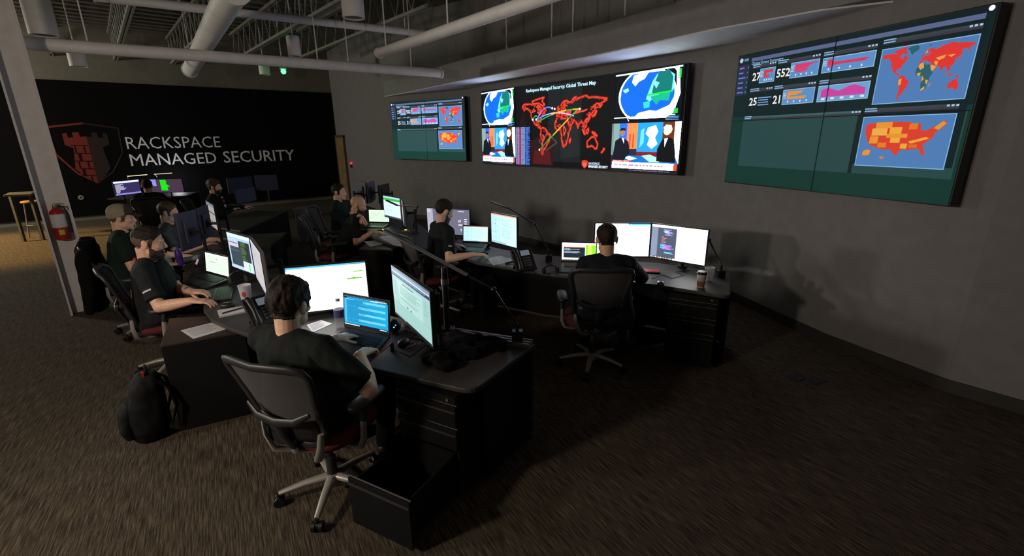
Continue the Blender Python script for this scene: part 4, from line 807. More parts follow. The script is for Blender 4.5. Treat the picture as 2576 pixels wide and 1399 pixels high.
# ================================================================= screens on desks
dk = mat('monitor_plastic', (.014,.014,.016), .38); dks = mat('monitor_back_blue_lit', (.075,.08,.14), .42); slv = mat('monitor_silver', (.20,.19,.20), .4)  # dks: blue light falling on the monitor backs is put into their colour
def pic(w, h, kind, k):
    s = Scr(w, h, k, .0002)
    W_ = (1,1,1)
    if kind == 'white':
        s.rect(0,0,1,1,W_); s.rect(0,0,1,.035,(.15,.42,.58)); s.rect(.02,.035,.93,.065,(.90,.95,1)); s.rect(.0,.035,.02,.065,(.3,.45,.5)); s.rect(0,.065,1,.085,(.75,.80,.85)); s.rows(.80,.008,.99,.03,1,(.1,.3,.1),fill=.8,rag=0,blank=0)
        s.rows(.02,.16,.10,.24,3,(.55,.60,.65),fill=.4); s.rows(.0,.27,.62,.29,1,(.8,.8,.84),fill=.6,rag=.1,blank=0); s.rect(.83,.18,.965,.205,(.25,.42,.10)); s.rect(.745,.33,.945,.36,(.20,.38,.06)); s.rect(.82,.315,.86,.335,(.20,.38,.06)); s.rect(0,.975,1,1,(.85,.95,.75))
    elif kind == 'page':
        s.rect(0,0,1,1,(.62,.78,.76)); s.rect(0,0,1,.05,(.50,.62,.75)); s.rect(.02,.055,.98,.075,(.72,.86,.92)); s.rect(0,.085,1,.15,(.14,.20,.34)); s.rows(.03,.10,.95,.135,1,(.55,.65,.80),rag=.1,blank=0)
        s.rect(.82,.03,.98,.05,(.62,.35,.38)); s.rect(.20,.20,.82,.70,(.68,.83,.80)); s.rows(.30,.205,.62,.24,1,(.38,.45,.55),fill=.9,rag=.3,blank=0); s.rows(.22,.26,.80,.60,16,(.45,.56,.58),fill=.35,rag=.25); s.rows(.02,.20,.16,.56,14,(.50,.62,.64),fill=.35,rag=.5); s.rows(.86,.22,.98,.56,10,(.50,.62,.64),fill=.35,rag=.5)
        s.rect(.40,.63,.44,.66,(.35,.45,.5)); s.rect(.50,.64,.54,.67,(.35,.45,.5)); s.line([(0,.70),(1,.68)],.002,(.5,.62,.62)); s.rect(0,.965,1,1,(.05,.09,.10)); s.rows(.01,.972,.35,.995,1,(.8,.9,.95),rag=0,blank=0)
    elif kind == 'cyan':
        s.rect(0,0,1,1,(.12,.62,.82)); s.rect(0,0,1,.09,(.12,.14,.17)); s.rect(.08,.045,.62,.085,(.15,.65,.85)); s.rect(.62,.045,.78,.085,(.75,.92,.98)); s.rows(.78,.04,.98,.085,1,(.8,.85,.9),fill=.8,rag=0,blank=0); s.rows(.02,.005,.95,.035,1,(.3,.5,.6),fill=.8,rag=.1,blank=0)
        for i in range(4): s.rect(.34 if i else .45, .13+i*.20, .95, .20+i*.20, (.42,.80,.92))
        s.rows(.06,.13,.80,.86,26,(.05,.40,.58),fill=.4,rag=.6); s.rows(.05,.11,.30,.13,1,(.9,.97,1),rag=.2); s.rect(.03,.12,.07,.88,(.30,.72,.88)); s.rect(0,.91,1,1,(.04,.10,.14)); s.rows(.01,.93,.36,.98,1,(.9,.95,1),fill=.7,rag=0,blank=0); s.rows(.82,.93,.98,.98,1,(.8,.9,.95),fill=.6,rag=.1,blank=0)
    elif kind == 'mint':
        s.rect(0,0,1,1,(.76,.92,.76)); s.rect(0,0,1,.08,(.82,.95,.80)); s.rows(.12,.12,.40,.40,5,(.62,.72,.58),fill=.3); s.circle(.5,.24,.035,(.55,.35,.20),n=10); s.rows(.20,.42,.46,.46,1,(.40,.45,.35),fill=.9,rag=.1,blank=0); s.rows(.50,.42,.9,.9,9,(.66,.80,.64),fill=.3); s.rows(.12,.55,.45,.9,6,(.66,.80,.64),fill=.3)
    elif kind == 'editor':
        s.rect(0,0,1,1,(.56,.64,.74)); s.rect(0,0,1,.10,(.70,.80,.90)); s.rect(.02,.12,.44,.33,(.58,.68,.86)); s.rect(.02,.24,.44,.26,(.10,.14,.22)); s.rect(.02,.26,.44,.36,(.70,.62,.68)); s.rect(.48,.17,.95,.78,(.13,.15,.16)); s.rows(.56,.19,.82,.75,24,(.35,.50,.20),fill=.4,rag=.5); s.rect(.07,.36,.58,.90,(.17,.22,.25)); s.rows(.10,.38,.5,.5,4,(.3,.4,.42),fill=.35)
        s.rect(.58,.72,.97,.97,(.70,.84,.95)); s.circle(.84,.80,.055,(.25,.80,.30),n=12); s.circle(.84,.90,.055,(.40,.85,.35),n=12); s.rows(.62,.76,.72,.92,7,(.85,.35,.35),fill=.5,rag=.1); s.rect(0,.93,.55,1,(.62,.68,.72))
    elif kind == 'grey':
        s.rect(0,0,1,1,(.62,.60,.62)); s.rect(.0,.0,1,.06,(.70,.70,.74)); s.rect(.1,.12,.9,.9,(.66,.64,.65)); s.rows(.14,.16,.86,.85,20,(.56,.54,.56),fill=.3); s.circle(.8,.88,.02,(.6,.2,.15),n=8)
    elif kind == 'wide_white_a':
        s.rect(0,0,1,1,(1,1,1)); s.rect(.60,.0,1,.045,(.05,.50,.85)); s.rect(.0,.06,.12,.12,(.50,.52,.58)); s.rect(.01,.12,.14,.16,(.55,.85,.95)); s.rect(0,.06,.015,1,(.75,.80,.92)); s.circle(.65,.045,.02,(1,1,1),n=10); s.rows(0,.17,.08,.85,16,(.80,.84,.92),fill=.4)
    elif kind == 'wide_white_b':
        s.rect(0,0,1,1,(1,1,1)); s.rect(0,.07,.47,.96,(.17,.19,.23)); s.rect(0,.07,.12,.96,(.30,.33,.40)); s.rows(.22,.12,.44,.30,6,(.50,.45,.75),fill=.5,indent=.03); s.rows(.24,.15,.34,.22,2,(.35,.60,.95),fill=.8); s.rows(.22,.58,.44,.72,5,(.55,.35,.85),fill=.6,indent=.03); s.rows(.18,.56,.30,.70,5,(.25,.50,.90),fill=.6)
        s.rows(.26,.76,.44,.84,3,(.30,.65,.75),fill=.5); s.rows(.20,.34,.30,.54,5,(.80,.40,.35),fill=.2,rag=.8); s.rect(0,.95,.42,1,(.05,.07,.09))
        for i in range(13): s.rect(.01+i*.031,.96,.027+i*.031,.99,((.85,.95,.9),(.9,.4,.3),(.4,.75,.7))[i % 3])
    elif kind == 'term':
        s.rect(0,0,1,1,(.93,.96,.92)); s.rect(.70,.12,1,.92,(.50,.85,.18)); s.poly([(.78,.12),(.86,.12),(.90,.92),(.76,.92)],(.72,.82,.30)); s.rect(.05,.24,.68,.86,(.09,.14,.19)); s.rect(.05,.24,.68,.28,(.75,.22,.12)); s.rows(.07,.32,.60,.66,8,(.65,.72,.75),fill=.5,rag=.7); s.rect(0,.95,1,1,(.75,.65,.55)); s.rows(.02,.955,.95,.99,1,(.2,.3,.35),fill=.8,rag=0,blank=0)
    elif kind == 'sheet':
        s.rect(0,0,1,1,(.66,.83,.86)); s.rect(0,0,1,.04,(.80,.55,.45)); s.rect(.35,.04,1,1,(.72,.88,.90)); s.rect(0,.93,.6,1,(.55,.70,.72)); s.line([(.35,.08),(.35,.93)],.003,(.4,.5,.55)); s.rows(.42,.14,.85,.8,18,(.52,.66,.70),fill=.35,rag=.4)
        for i, v in enumerate((.22,.34,.50,.62)): s.circle(.18,v,.02,(.42,.42,.48),n=8)
        s.rows(.03,.08,.30,.9,12,(.56,.70,.74),fill=.3,rag=.4)
    elif kind == 'dash':
        s.rect(0,0,1,1,(.40,.39,.46)); s.rect(.45,0,.60,.035,(.80,.25,.65)); s.rect(0,0,.14,1,(.62,.62,.68)); s.rows(.02,.05,.10,.15,2,(.9,.92,.95),fill=.6); s.rows(.74,.06,.88,.09,1,(.9,.9,.95),fill=.9,rag=0,blank=0); s.text(.74,.50,.09,'37',(.92,.93,.96),bold=.02); s.rows(.88,.36,.94,.62,3,(.85,.9,.95),fill=.4,rag=0,blank=0); s.rows(.74,.58,.84,.64,1,(.85,.87,.92),fill=.8,rag=.1,blank=0)
        s.poly([(.78,.76),(.82,.76),(.80,.88)],(.6,.85,.9)); s.poly([(.86,.74),(.92,.74),(.89,.90)],(.6,.85,.95)); s.poly([(.35,.5),(.42,.45),(.42,.9),(.3,.9)],(.45,.52,.72))
    elif kind == 'greenbar':
        s.rect(0,0,1,1,(.72,.80,.88)); s.rect(0,0,1,.08,(.55,.75,.80)); s.rect(0,.08,1,.19,(.20,.60,.18)); s.rows(.05,.25,.6,.8,10,(.60,.68,.76),fill=.3); s.rect(0,.93,1,1,(.25,.28,.34)); s.rows(.1,.94,.6,.98,1,(.1,.12,.2),fill=.9,rag=0,blank=0)
    elif kind == 'code':
        s.rect(0,0,1,1,(.19,.17,.33)); s.rect(0,0,1,.14,(.85,.88,.98)); s.rows(.04,.20,.45,.86,9,(.66,.64,.74),fill=.9,rag=.7,blank=0); s.rect(0,.88,1,1,(.52,.48,.78))
    elif kind == 'greencode':
        s.rect(0,0,1,1,(.24,.18,.24)); s.rect(0,.0,.22,.5,(.50,.50,.80)); s.rows(.34,.05,.60,.85,9,(.05,.85,.03),fill=1.0,rag=.7,blank=0)
    elif kind == 'off': s.rect(0,0,1,1,(.03,.035,.06))
    elif kind == 'slats':
        s.rect(0,0,1,1,(.60,.58,.58)); s.rect(0,0,1,.12,(.42,.46,.52)); s.rect(0,.36,1,.40,(.05,.06,.08)); s.rect(0,.76,1,.80,(.04,.05,.06))
    return s.mb
def monitor(label, P, Q, zb, h, kind, k=1.6, stand='arm', case=None, post=None, group=None, deskz=TZ):
    P = Vector((P[0],P[1],0)); Q = Vector((Q[0],Q[1],0)); w = (Q-P).length; c = (P+Q)/2; d = (Q-P).normalized(); t = thing('computer_monitor', label, 'monitor', (c.x,c.y,deskz), math.atan2(d.y,d.x), group); z = zb-deskz; cs = case or dk
    q = MB(); q.box((-w/2-.010,.003,z-.014), (w/2+.010,.028,z+h+.010), cs); q.box((-w*.28,.028,z+h*.15), (w*.28,.048,z+h*.8), cs); obj('housing', q, parent=t, bevel=.004)
    q = MB(); q.box((-w/2-.010,.0005,z-.014), (w/2+.010,.003,z-.001), dk); q.box((-w/2-.010,.0005,z-.001), (-w/2,.003,z+h+.010), dk); q.box((w/2,.0005,z-.001), (w/2+.010,.003,z+h+.010), dk); q.box((-w/2,.0005,z+h), (w/2,.003,z+h+.010), dk); obj('bezel', q, parent=t)
    o = obj('screen_picture', pic(w, h, kind, k), parent=t); o.location = (0,0,z)
    if stand == 'arm':
        q = MB(); zz = z+h*.45; q.cyl((0,.17,0), (0,.17,zz+.05), .018, n=12); q.cyl((0,.17,0), (0,.17,.02), .045, n=16); q.bar((0,.17,zz), (0,.055,zz), .035, .03); q.box((-.05,.045,zz-.05), (.05,.058,zz+.05)); obj('support_arm', q, dk, t, smooth=S)
    else:
        q = MB(); q.bar((0,.055,.01), (0,.055,z+h*.5), .06, .02, up=(0,1,0)); q.loft([((0,.04,0),.12,.09),((0,.04,.010),.12,.09),((0,.04,.016),.10,.07)], 24, pw=3); obj('stand', q, cs if case else dk, t, bevel=.003)
    return t
keyb = mat('key_caps', (.018,.018,.020), .5); lapm = mat('laptop_shell', (.030,.028,.032), .4)
def keys(q, x0, y0, x1, y1, z, nx=14, ny=5, m=None):
    dx = (x1-x0)/nx; dy = (y1-y0)/ny
    for i in range(nx):
        for j in range(ny): q.box((x0+dx*(i+.08),y0+dy*(j+.08),z), (x0+dx*(i+.92),y0+dy*(j+.92),z+.0035), m or keyb)
def laptop(label, P, Q, zb, lid, kind, k=1.5, lean=.22, depth=.235, shell_m=None, z0=TZ):
    P = Vector((P[0],P[1],0)); Q = Vector((Q[0],Q[1],0)); w = (Q-P).length; c = (P+Q)/2; d = (Q-P).normalized(); t = thing('laptop', label, 'laptop', (c.x,c.y,z0), math.atan2(d.y,d.x)); z = zb-z0; sm_ = shell_m or lapm
    B = MB(); B.M = Matrix.Translation((0,0,z)) @ Matrix.Rotation(math.asin(min(.9, max(0,z-.012)/depth)), 4, 'X'); B.box((-w/2-.008,-depth,-.018), (w/2+.008,.008,0), sm_); bo = obj('base', B, parent=t, bevel=.003)
    B2 = MB(); B2.M = B.M; keys(B2, -w*.42, -depth*.50, w*.42, -.025, .0005); obj('keyboard', B2, parent=bo)
    B3 = MB(); B3.M = B.M; B3.box((-w*.15,-depth*.93,.0003), (w*.15,-depth*.58,.0012), mat('touchpad',(.06,.06,.065),.35)); obj('touchpad', B3, parent=bo)
    LM = Matrix.Translation((0,0,z+.004)) @ Matrix.Rotation(-lean, 4, 'X'); q = MB(); q.M = LM; q.box((-w/2-.010,.0015,-.002), (w/2+.010,.010,lid+.010), sm_); li = obj('lid', q, parent=t, bevel=.002)
    p_ = pic(w, lid-.018, kind, k); o = obj('screen_picture', p_, parent=li); o.matrix_basis = LM @ Matrix.Translation((0,0,.016)); return t
monitor('large bright white monitor behind the nearest man', (-1.655,3.30), (-1.125,3.48), .80, .35, 'white', 3.2)
monitor('monitor with a grey green web page, right of the blue laptop', (-.770,2.90), (-.44,2.36), .955, .31, 'page', .85)
laptop('open black laptop with a bright cyan page under the nearest man\'s hands', (-1.135,2.955), (-.80,2.79), .83, .225, 'cyan', .9, .10)
monitor('slanted monitor with a dark code window, before the bearded man', (-2.70,4.39), (-2.325,4.085), .885, .335, 'editor', 1.35, case=slv)
monitor('narrow looking grey monitor at the right of the code monitor', (-2.265,3.995), (-1.905,3.46), .885, .345, 'grey', 1.2, case=slv)
laptop('open laptop with a pale green page in front of the bearded man', (-3.08,4.56), (-2.72,4.33), .775, .205, 'mint', 1.2, .12)
monitor('left one of the bright white monitor pair on the wall side desk', (.875,4.83), (1.435,4.79), .835, .345, 'wide_white_a', 3.0)
monitor('right one of the bright white pair, half dark code, by the coffee cup', (1.452,4.78), (1.87,4.40), .835, .345, 'wide_white_b', 3.0)
laptop('open laptop with a dark terminal window and green edge, left of the white monitors', (.525,4.78), (.87,4.72), .79, .20, 'term', 1.3, .10)
monitor('monitor with a two column page, between the desk phone and the dark haired man', (-.235,5.45), (.055,5.10), .87, .34, 'sheet', 1.15)
monitor('wide mauve monitor behind the dark haired man\'s face', (-1.12,6.23), (-.54,6.01), .83, .33, 'dash', 1.0)
laptop('open laptop with a pale sheet in front of the dark haired man', (-.60,5.74), (-.295,5.66), .80, .20, 'sheet', 1.15, .12)
monitor('monitor with a green title bar, right of the bald man', (-1.96,7.25), (-1.62,6.86), .90, .315, 'greenbar', 1.2, case=slv)
monitor('thin slanted grey monitor touching the green bar monitor', (-1.585,6.83), (-1.50,6.50), .88, .33, 'grey', 1.1, case=slv)
laptop('open laptop with a pale aqua page before the bald man', (-2.26,7.42), (-1.93,7.36), .77, .20, 'mint', 1.1, .10)
def mpx(label, tl, tr, zt, h, kind, k=1.0, flip=False, **kw):
    a = at(*tl, zt); b_ = at(*tr, zt); P, Q = (b_, a) if flip else (a, b_)
    return monitor(label, P, Q, zt-h, h, kind, k, **kw)
mpx('tall dark monitor seen from behind, right of the capped man', (437,541), (485,530), 1.27, .40, 'page', 1.0, True, case=dks)
mpx('second dark monitor seen from behind, under the light grey slatted one', (488,529), (516,517), 1.27, .36, 'grey', 1.0, True, case=dks)
mpx('small pale monitor crossed by two black bars, below the man with the red badge', (517,505), (536,517), 1.24, .33, 'slats', .9)
mpx('dark monitor far left with white text lines, under a warm strip light', (284,458), (348,452), 1.17, .31, 'code', .9)
mpx('far monitor showing a green text block on dark purple', (372,452), (456,450), 1.17, .31, 'greencode', 1.0)
mpx('dim monitor standing behind the man with the red badge', (572,450), (632,444), 1.30, .30, 'off', 1.0)
mpx('dim monitor standing far right on the middle desk, grey topped', (640,443), (694,441), 1.30, .30, 'off', 1.0)
mpx('dim bluish monitor low beside the man with the red badge', (590,478), (640,470), 1.10, .28, 'off', 1.8)
mpx('dark blue monitor seen from behind at the far end of the wall side desk', (896,457), (921,459), 1.30, .36, 'grey', 1.0, True, case=dks)
mpx('dark monitor with a bright edge strip beside the bald man\'s head', (923,463), (938,456), 1.28, .33, 'off', 1.0, True, case=dks)
mpx('black monitor seen from behind on the far end of the wall side desk', (950,468), (975,462), 1.24, .30, 'off', 1.0, True)

# ================================================================= lamps on arms
lampb = mat('lamp_black', (.014,.014,.015), .35); lampg = mat('lamp_grey', (.16,.15,.15), .35, .5)
def task_lamp(label, base, j1, j2, tip, lit=None, head_m=None, r=.011):
    B = Vector(base); t = thing('task_lamp', label, 'desk lamp', B); T = lambda p: Vector(p)-B
    q = MB(); q.box((-.035,-.03,0), (.035,.03,.07)); q.cyl((0,0,.07), (0,0,.12), .012, n=10); obj('clamp_base', q, lampb, t, bevel=.004)
    q = MB(); q.tube([Vector((0,0,.11)), T(j1)], r*.7, 8); q.ell(T(j1), (.018,.018,.018), n=10); obj('lower_arm', q, lampb, t, smooth=S)
    q = MB(); q.tube([T(j1), T(j2)], r*.7, 8); obj('upper_arm', q, lampb, t, smooth=S)
    q = MB(); q.bar(T(j2), T(tip), .032, .014, head_m or lampg); hdd = obj('lamp_head', q, parent=t, bevel=.003)
    if lit: q = MB(); q.bar(T(j2)-Vector((0,0,.012)), T(tip)-Vector((0,0,.012)), .028, .012, emat(lit, 1.6)); obj('glowing_strip', q, parent=hdd)
    return t
j1 = at(1242,728,1.13); tip = at(966,579,1.50); task_lamp('grey desk lamp with a long bar arm rising from the front desk corner', (.03,2.875,.755), j1, j1.lerp(tip,.24), tip)
b0 = at(1380,657,TZ); task_lamp('thin black desk lamp reaching up left beside the desk phone', (b0.x,b0.y,TZ), at(1346,563,1.15), at(1276,523,1.33), at(1234,507,1.38), head_m=lampb)
b0 = at(1812,697,TZ); task_lamp('thin black desk lamp behind the coffee cups at the desk end', (b0.x,b0.y,TZ), at(1784,604,1.06), at(1784,604,1.06)+Vector((-.10,.16,-.06)), at(1784,604,1.06)+Vector((-.34,.46,-.10)), head_m=lampb)
b0 = at(1055,545,TZ); task_lamp('thin black desk lamp whose arm crosses the green bar monitor', (-1.42,6.75,TZ), at(1050,520,1.10), at(1000,517,1.22), at(972,504,1.26), head_m=lampb)
q1 = at(322,450,1.2); q2 = at(395,446,1.2)
task_lamp('lit warm strip lamp over the far left monitor', (q1.x,q1.y,TZ), at(322,450,1.2), at(321,442,1.35), at(369,438,1.35), lit=(.98,.85,.66))
task_lamp('lit warm strip lamp over the far green text monitor', (q2.x,q2.y,TZ), at(395,446,1.2), at(388,437,1.35), at(432,434,1.35), lit=(.80,.70,.60))
# ================================================================= the people and their chairs
P3 = lambda px, py, z: tuple(at(px, py, z))
def facing(px, z, off): pass
h = P3(731,768,1.19)
m1, H1, I1 = person('person in a black T-shirt in front, back to us, typing on the cyan laptop', -1.17, 2.36, .36, .93, h[0], h[1], h[2], P3(905,893,.84), P3(845,852,.84), look=(.20,.98,0), tilt=.15, s=1.12, fat=1.28, skin=skin2, shirt=sh_b, hair='messy', hairm=hair_d, sleeve=.72, vox=.0055, fr=(.25,.95,-.10), fl=(.55,.80,-.12), cr=.75, cl=.85, hr=(.9,-.2,-.7), hl=(-.8,-.1,-.7), cloth_seed=1)
chair(-1.09, 2.37, .34, .94, 'mesh back office chair holding the nearest man, closest to us', -.58, .14)
h = P3(374,610,1.21)
m2, H2, I2 = person('bearded person in a black polo with a red neck strap, typing at the left', -3.22, 3.97, .90, .43, h[0], h[1], h[2], P3(483,757,.785), P3(478,733,.785), look=(.86,.50,0), tilt=.16, s=1.13, fat=1.15, skin=skin1, shirt=sh_c, hair='quiff', hairm=hair_d, beard=1, sleeve=.66, vox=.0055, fr=(.97,.15,-.1), fl=(.97,.1,-.1), cr=.6, cl=.7, hr=(0,-.6,-1), hl=(0,.3,-1), cloth_seed=4)
chair(-3.14, 4.00, .80, .60, 'mesh back office chair under the bearded man')
h = P3(306,548,1.27)
m3, H3, I3 = person('person in a tan and brown baseball cap and dark T-shirt at the left', h[0]-.12, h[1]-.06, .85, .52, h[0], h[1], h[2], (h[0]+.40, h[1]-.05, .76), (h[0]+.25, h[1]+.38, .76), look=(.82,.57,0), tilt=.12, s=1.08, fat=1.1, skin=skin1, shirt=sh_g, hair='buzz', hairm=stub, beard=0, vox=.008, cloth_seed=6)
chair(h[0]+.06, h[1]-.06, .85, .52, 'office chair with a black jacket hung on it, under the capped man')
CAPX = h
h = P3(424,535,1.19)
person('person in a slate shirt, in profile left of the tall dark monitor', h[0]-.10, h[1]-.05, .92, .38, h[0], h[1], h[2], (h[0]+.40, h[1]-.1, .78), (h[0]+.35, h[1]+.30, .78), look=(.93,.36,0), tilt=.15, s=1.05, skin=skin2, shirt=mat('shirt_slate',(.03,.045,.05),.8,bump=.2), hair='short', hairm=hair_b, vox=.009, cloth_seed=8)
chair(h[0]-.16, h[1]-.08, .92, .38, 'dark office chair under the man left of the tall dark monitor')
h = P3(370,468,1.22)
person('person seen from behind as a black silhouette before the far monitors', h[0]+.02, h[1]-.10, -.55, .83, h[0], h[1], h[2], (h[0]+.05, h[1]+.42, .78), (h[0]-.40, h[1]+.10, .78), s=1.05, fat=1.1, skin=skin3, shirt=sh_b, hair='short', vox=.010, sleeve=1.0, cloth_seed=9)
chair(h[0]+.06, h[1]-.10, -.55, .83, 'dark office chair under the silhouetted man')
h = P3(540,470,1.24)
person('person in black with a red badge and round pin, profile, at the middle desk', h[0]-.08, h[1]-.04, .94, .30, h[0], h[1], h[2], P3(582,529,.80), P3(612,521,.80), look=(.95,.22,0), tilt=.05, s=1.05, skin=skin2, shirt=sh_b, hair='messy', hairm=hair_b, beard=.12, vox=.009, sleeve=1.0, cloth_seed=10)
chair(h[0]-.14, h[1]-.06, .94, .30, 'dark office chair under the man with the red badge')
BADGE = h
h = P3(853,484,1.25)
m7, H7, I7 = person('person in a dark shirt with folded arms, behind the bald man', h[0]-.06, h[1], .96, .10, h[0], h[1], h[2], (h[0]+.20, h[1]+.16, .99), (h[0]+.27, h[1]-.16, .95), look=(.97,-.05,0), tilt=.0, s=1.04, skin=skin2, shirt=sh_g, hair='short', hairm=hair_d, vox=.009, fr=(.1,.95,.1), fl=(.1,-.95,.1), upr=(1,0,.2), upl=(1,0,.2), hr=(.3,-.8,-.8), hl=(.3,.8,-.8), cloth_seed=11)
chair(h[0]-.10, h[1], .96, .10, 'dark office chair under the man with folded arms')
h = P3(901,516,1.15)
m8, H8, I8 = person('bald person in a black shirt resting his mouth on his fist', h[0]-.30, h[1]-.12, .92, .30, h[0], h[1], h[2], P3(938,583,.785), P3(919,560,.96), look=(.95,.22,0), tilt=.30, s=1.06, skin=skin3, shirt=sh_b, hair='none', beard=.2, vox=.008, fl=(-.35,.05,.9), upl=(.9,.2,.3), cl=1.5, fr=(1,.1,-.1), cr=.5, hl=(.5,0,-1), hr=(0,-.6,-1), cloth_seed=12)
chair(h[0]-.36, h[1]-.14, .92, .36, 'mesh back office chair under the bald man')
h = P3(1117,532,1.23)
m9, H9, I9 = person('person with dark hair and stubble in a black polo, reading a pale laptop', h[0]-.13, h[1]-.10, .84, .52, h[0], h[1], h[2], P3(1192,640,.785), P3(1141,617,.80), look=(.80,.60,0), tilt=.38, s=1.08, skin=skin2, shirt=sh_b, hair='short', hairm=hair_d, beard=.35, vox=.0065, fr=(.95,.1,-.05), fl=(.9,.1,-.1), cr=.6, cl=.7, hr=(0,-.7,-.8), hl=(-.2,.4,-1), cloth_seed=13)
chair(h[0]-.12, h[1]-.12, .84, .52, 'mesh back office chair under the man reading the pale laptop')
h = P3(1526,603,1.20)
m10, H10, I10 = person('person in a long sleeved dark top seen from behind, facing two white monitors', h[0]+.05, h[1]-.12, .02, 1.0, h[0], h[1], h[2], (h[0]+.27, h[1]+.42, .79), (h[0]-.12, h[1]+.42, .79), look=(.05,1,0), tilt=.15, s=1.06, fat=1.02, skin=skin3, shirt=mat('top_navy',(.012,.015,.020),.85,bump=.3,bscale=700,spec=.15), hair='short', hairm=hair_d, vox=.0065, sleeve=1.0, hr=(1,-.3,-.6), hl=(-.4,-.2,-1), cloth_seed=15)
chair(.735, 3.97, .03, 1.0, 'mesh back office chair at the right, seen squarely from behind')
# hair for the man at the far right is dark on top
# ---- details worn by people (children of the person)
def onto(pt, I): return I['W'].inverted() @ Vector(pt)
# baseball cap
capt = mat('cap_tan', (.30,.26,.19), .85, bump=.3, bscale=500); capb = mat('cap_brown', (.05,.035,.028), .85, bump=.3, bscale=500)
b3 = [c for c in m3.children if c.name.startswith('body')][0]
def cap_k(p): return (p.z - pw(p.y, [(-.10,-.022),(-.03,.008),(.02,.028),(.10,.048)]))/.006
grow('cap_crown', b3, H3, lambda p: cap_k(p) if (p.y < .03 or p.z < .0) else 0, lambda p: .008+.010*max(0, min(1, (p.z-.03)/.05)), capt, m3, .0)
grow('cap_front', b3, H3, lambda p: cap_k(p) if p.y > .018 else 0, lambda p: .009+.020*max(0, min(1, (p.z-.05)/.04)), capb, m3, .0)
q = MB(); q.M = H3
q.grid(lambda a, b: ((b-.5)*.150*(1-.35*a*a), .070+.020*math.cos((b-.5)*3)+.078*a*math.cos((b-.5)*1.2), .052-.022*a-.05*(b-.5)**2), 6, 10); obj('cap_visor', q, capb, m3, smooth=4, solid=.005)
q = MB(); q.M = H3; q.grid(lambda a, b: ((a-.5)*.040, .108-.022*b, .078+.032*b), 2, 2); obj('cap_patch', q, mat('patch_white',(.5,.5,.5),.7), m3, solid=.004)
# red neck strap, sleeve marks, pins
q = MB(); sp = I2['sp']; q.tube([sp(.975)+Vector((.082*math.cos(a), .080*math.sin(a)-.006, -.030*math.sin(a)+.004)) for a in [2*PI*i/24 for i in range(24)]], .010, 6, closed=True); obj('neck_strap', q, mat('strap_red',(.45,.02,.03),.7), m2, smooth=4)
wl_ = mat('print_white', (.55,.55,.58), .7)
def sleeve_mark(I, parent, side, nm='sleeve_print', f=.58, ln=.07, mt=None, out=(0,-1,.15)):
    Sh = I['s'+side]; E_ = I['e'+side]; c = Sh.lerp(E_, f); d = (E_-Sh).normalized(); o_ = Vector(out); o_ = (o_-d*o_.dot(d)).normalized(); x = d.cross(o_).normalized()
    q = MB(); r = .070*I['s']; q.M = Matrix.Translation(c)
    q.grid(lambda a, b: (o_*math.cos((a-.5)*ln/r)*r + x*math.sin((a-.5)*ln/r)*r + d*(b-.5)*.016), 8, 1); obj(nm, q, mt or wl_, parent, solid=.003)
sleeve_mark(I2, m2, 'r', out=(1,-.2,.1)); sleeve_mark(I2, m2, 'l', out=(.5,-.5,.6), ln=.04); sleeve_mark(I9, m9, 'r', out=(1,-.2,.3), ln=.04); sleeve_mark(I7, m7, 'r', out=(1,.3,.5), ln=.06)
def chest_mark(I, parent, x, f, w, hgt, m, nm, dep=.13):
    c = I['sp'](f); q = MB(); q.box((c.x+x-w/2, c.y+dep*I['s'], c.z-hgt/2), (c.x+x+w/2, c.y+dep*I['s']+.012, c.z+hgt/2)); obj(nm, q, m, parent, bevel=.003)
chest_mark(I3, m3, .09, .80, .05, .03, wl_, 'chest_print'); chest_mark(I3, m3, .09, .76, .05, .025, mat('print_red',(.5,.05,.06),.7), 'chest_print_red')
# watch on the bearded man's left wrist
q = MB(); d_ = (I2['TL']-I2['el']).normalized(); c = I2['TL']-d_*.03; q.tube([c-d_*.010, c+d_*.010], .034*1.1, 14); obj('wrist_watch', q, mat('watch_grey',(.12,.13,.13),.4), m2, smooth=S)
q = MB(); d_ = (I8['TL']-I8['el']).normalized(); c = I8['TL']-d_*.03; q.tube([c-d_*.012, c+d_*.012], .036, 14); obj('wrist_watch', q, mat('watch_black',(.01,.01,.01),.4), m8, smooth=S)
bp_ = Vector(BADGE)
# badge lies on that man's chest: parented parts
def part_world(nm, q, m, parent, **k):
    o = obj(nm, q, m, parent, **k); o.matrix_parent_inverse = parent.matrix_basis.inverted(); return o
m6 = [o for o in COL.objects if o.get('label','').startswith('person in black with a red badge')][0]
for nm, dz, dx_, r, c_ in (('round_pin', -.19, .135, .022, mat('pin_pale',(.5,.5,.42),.4)), ('red_badge', -.25, .155, .028, mat('badge_red',(.55,.05,.06),.6)), ('white_badge', -.34, .165, .030, wl_)):
    q = MB(); c = bp_ + Vector((dx_, -.06, dz)); q.ell(c, (r*.5,r,r), n=10); part_world(nm, q, c_, m6, smooth=4)

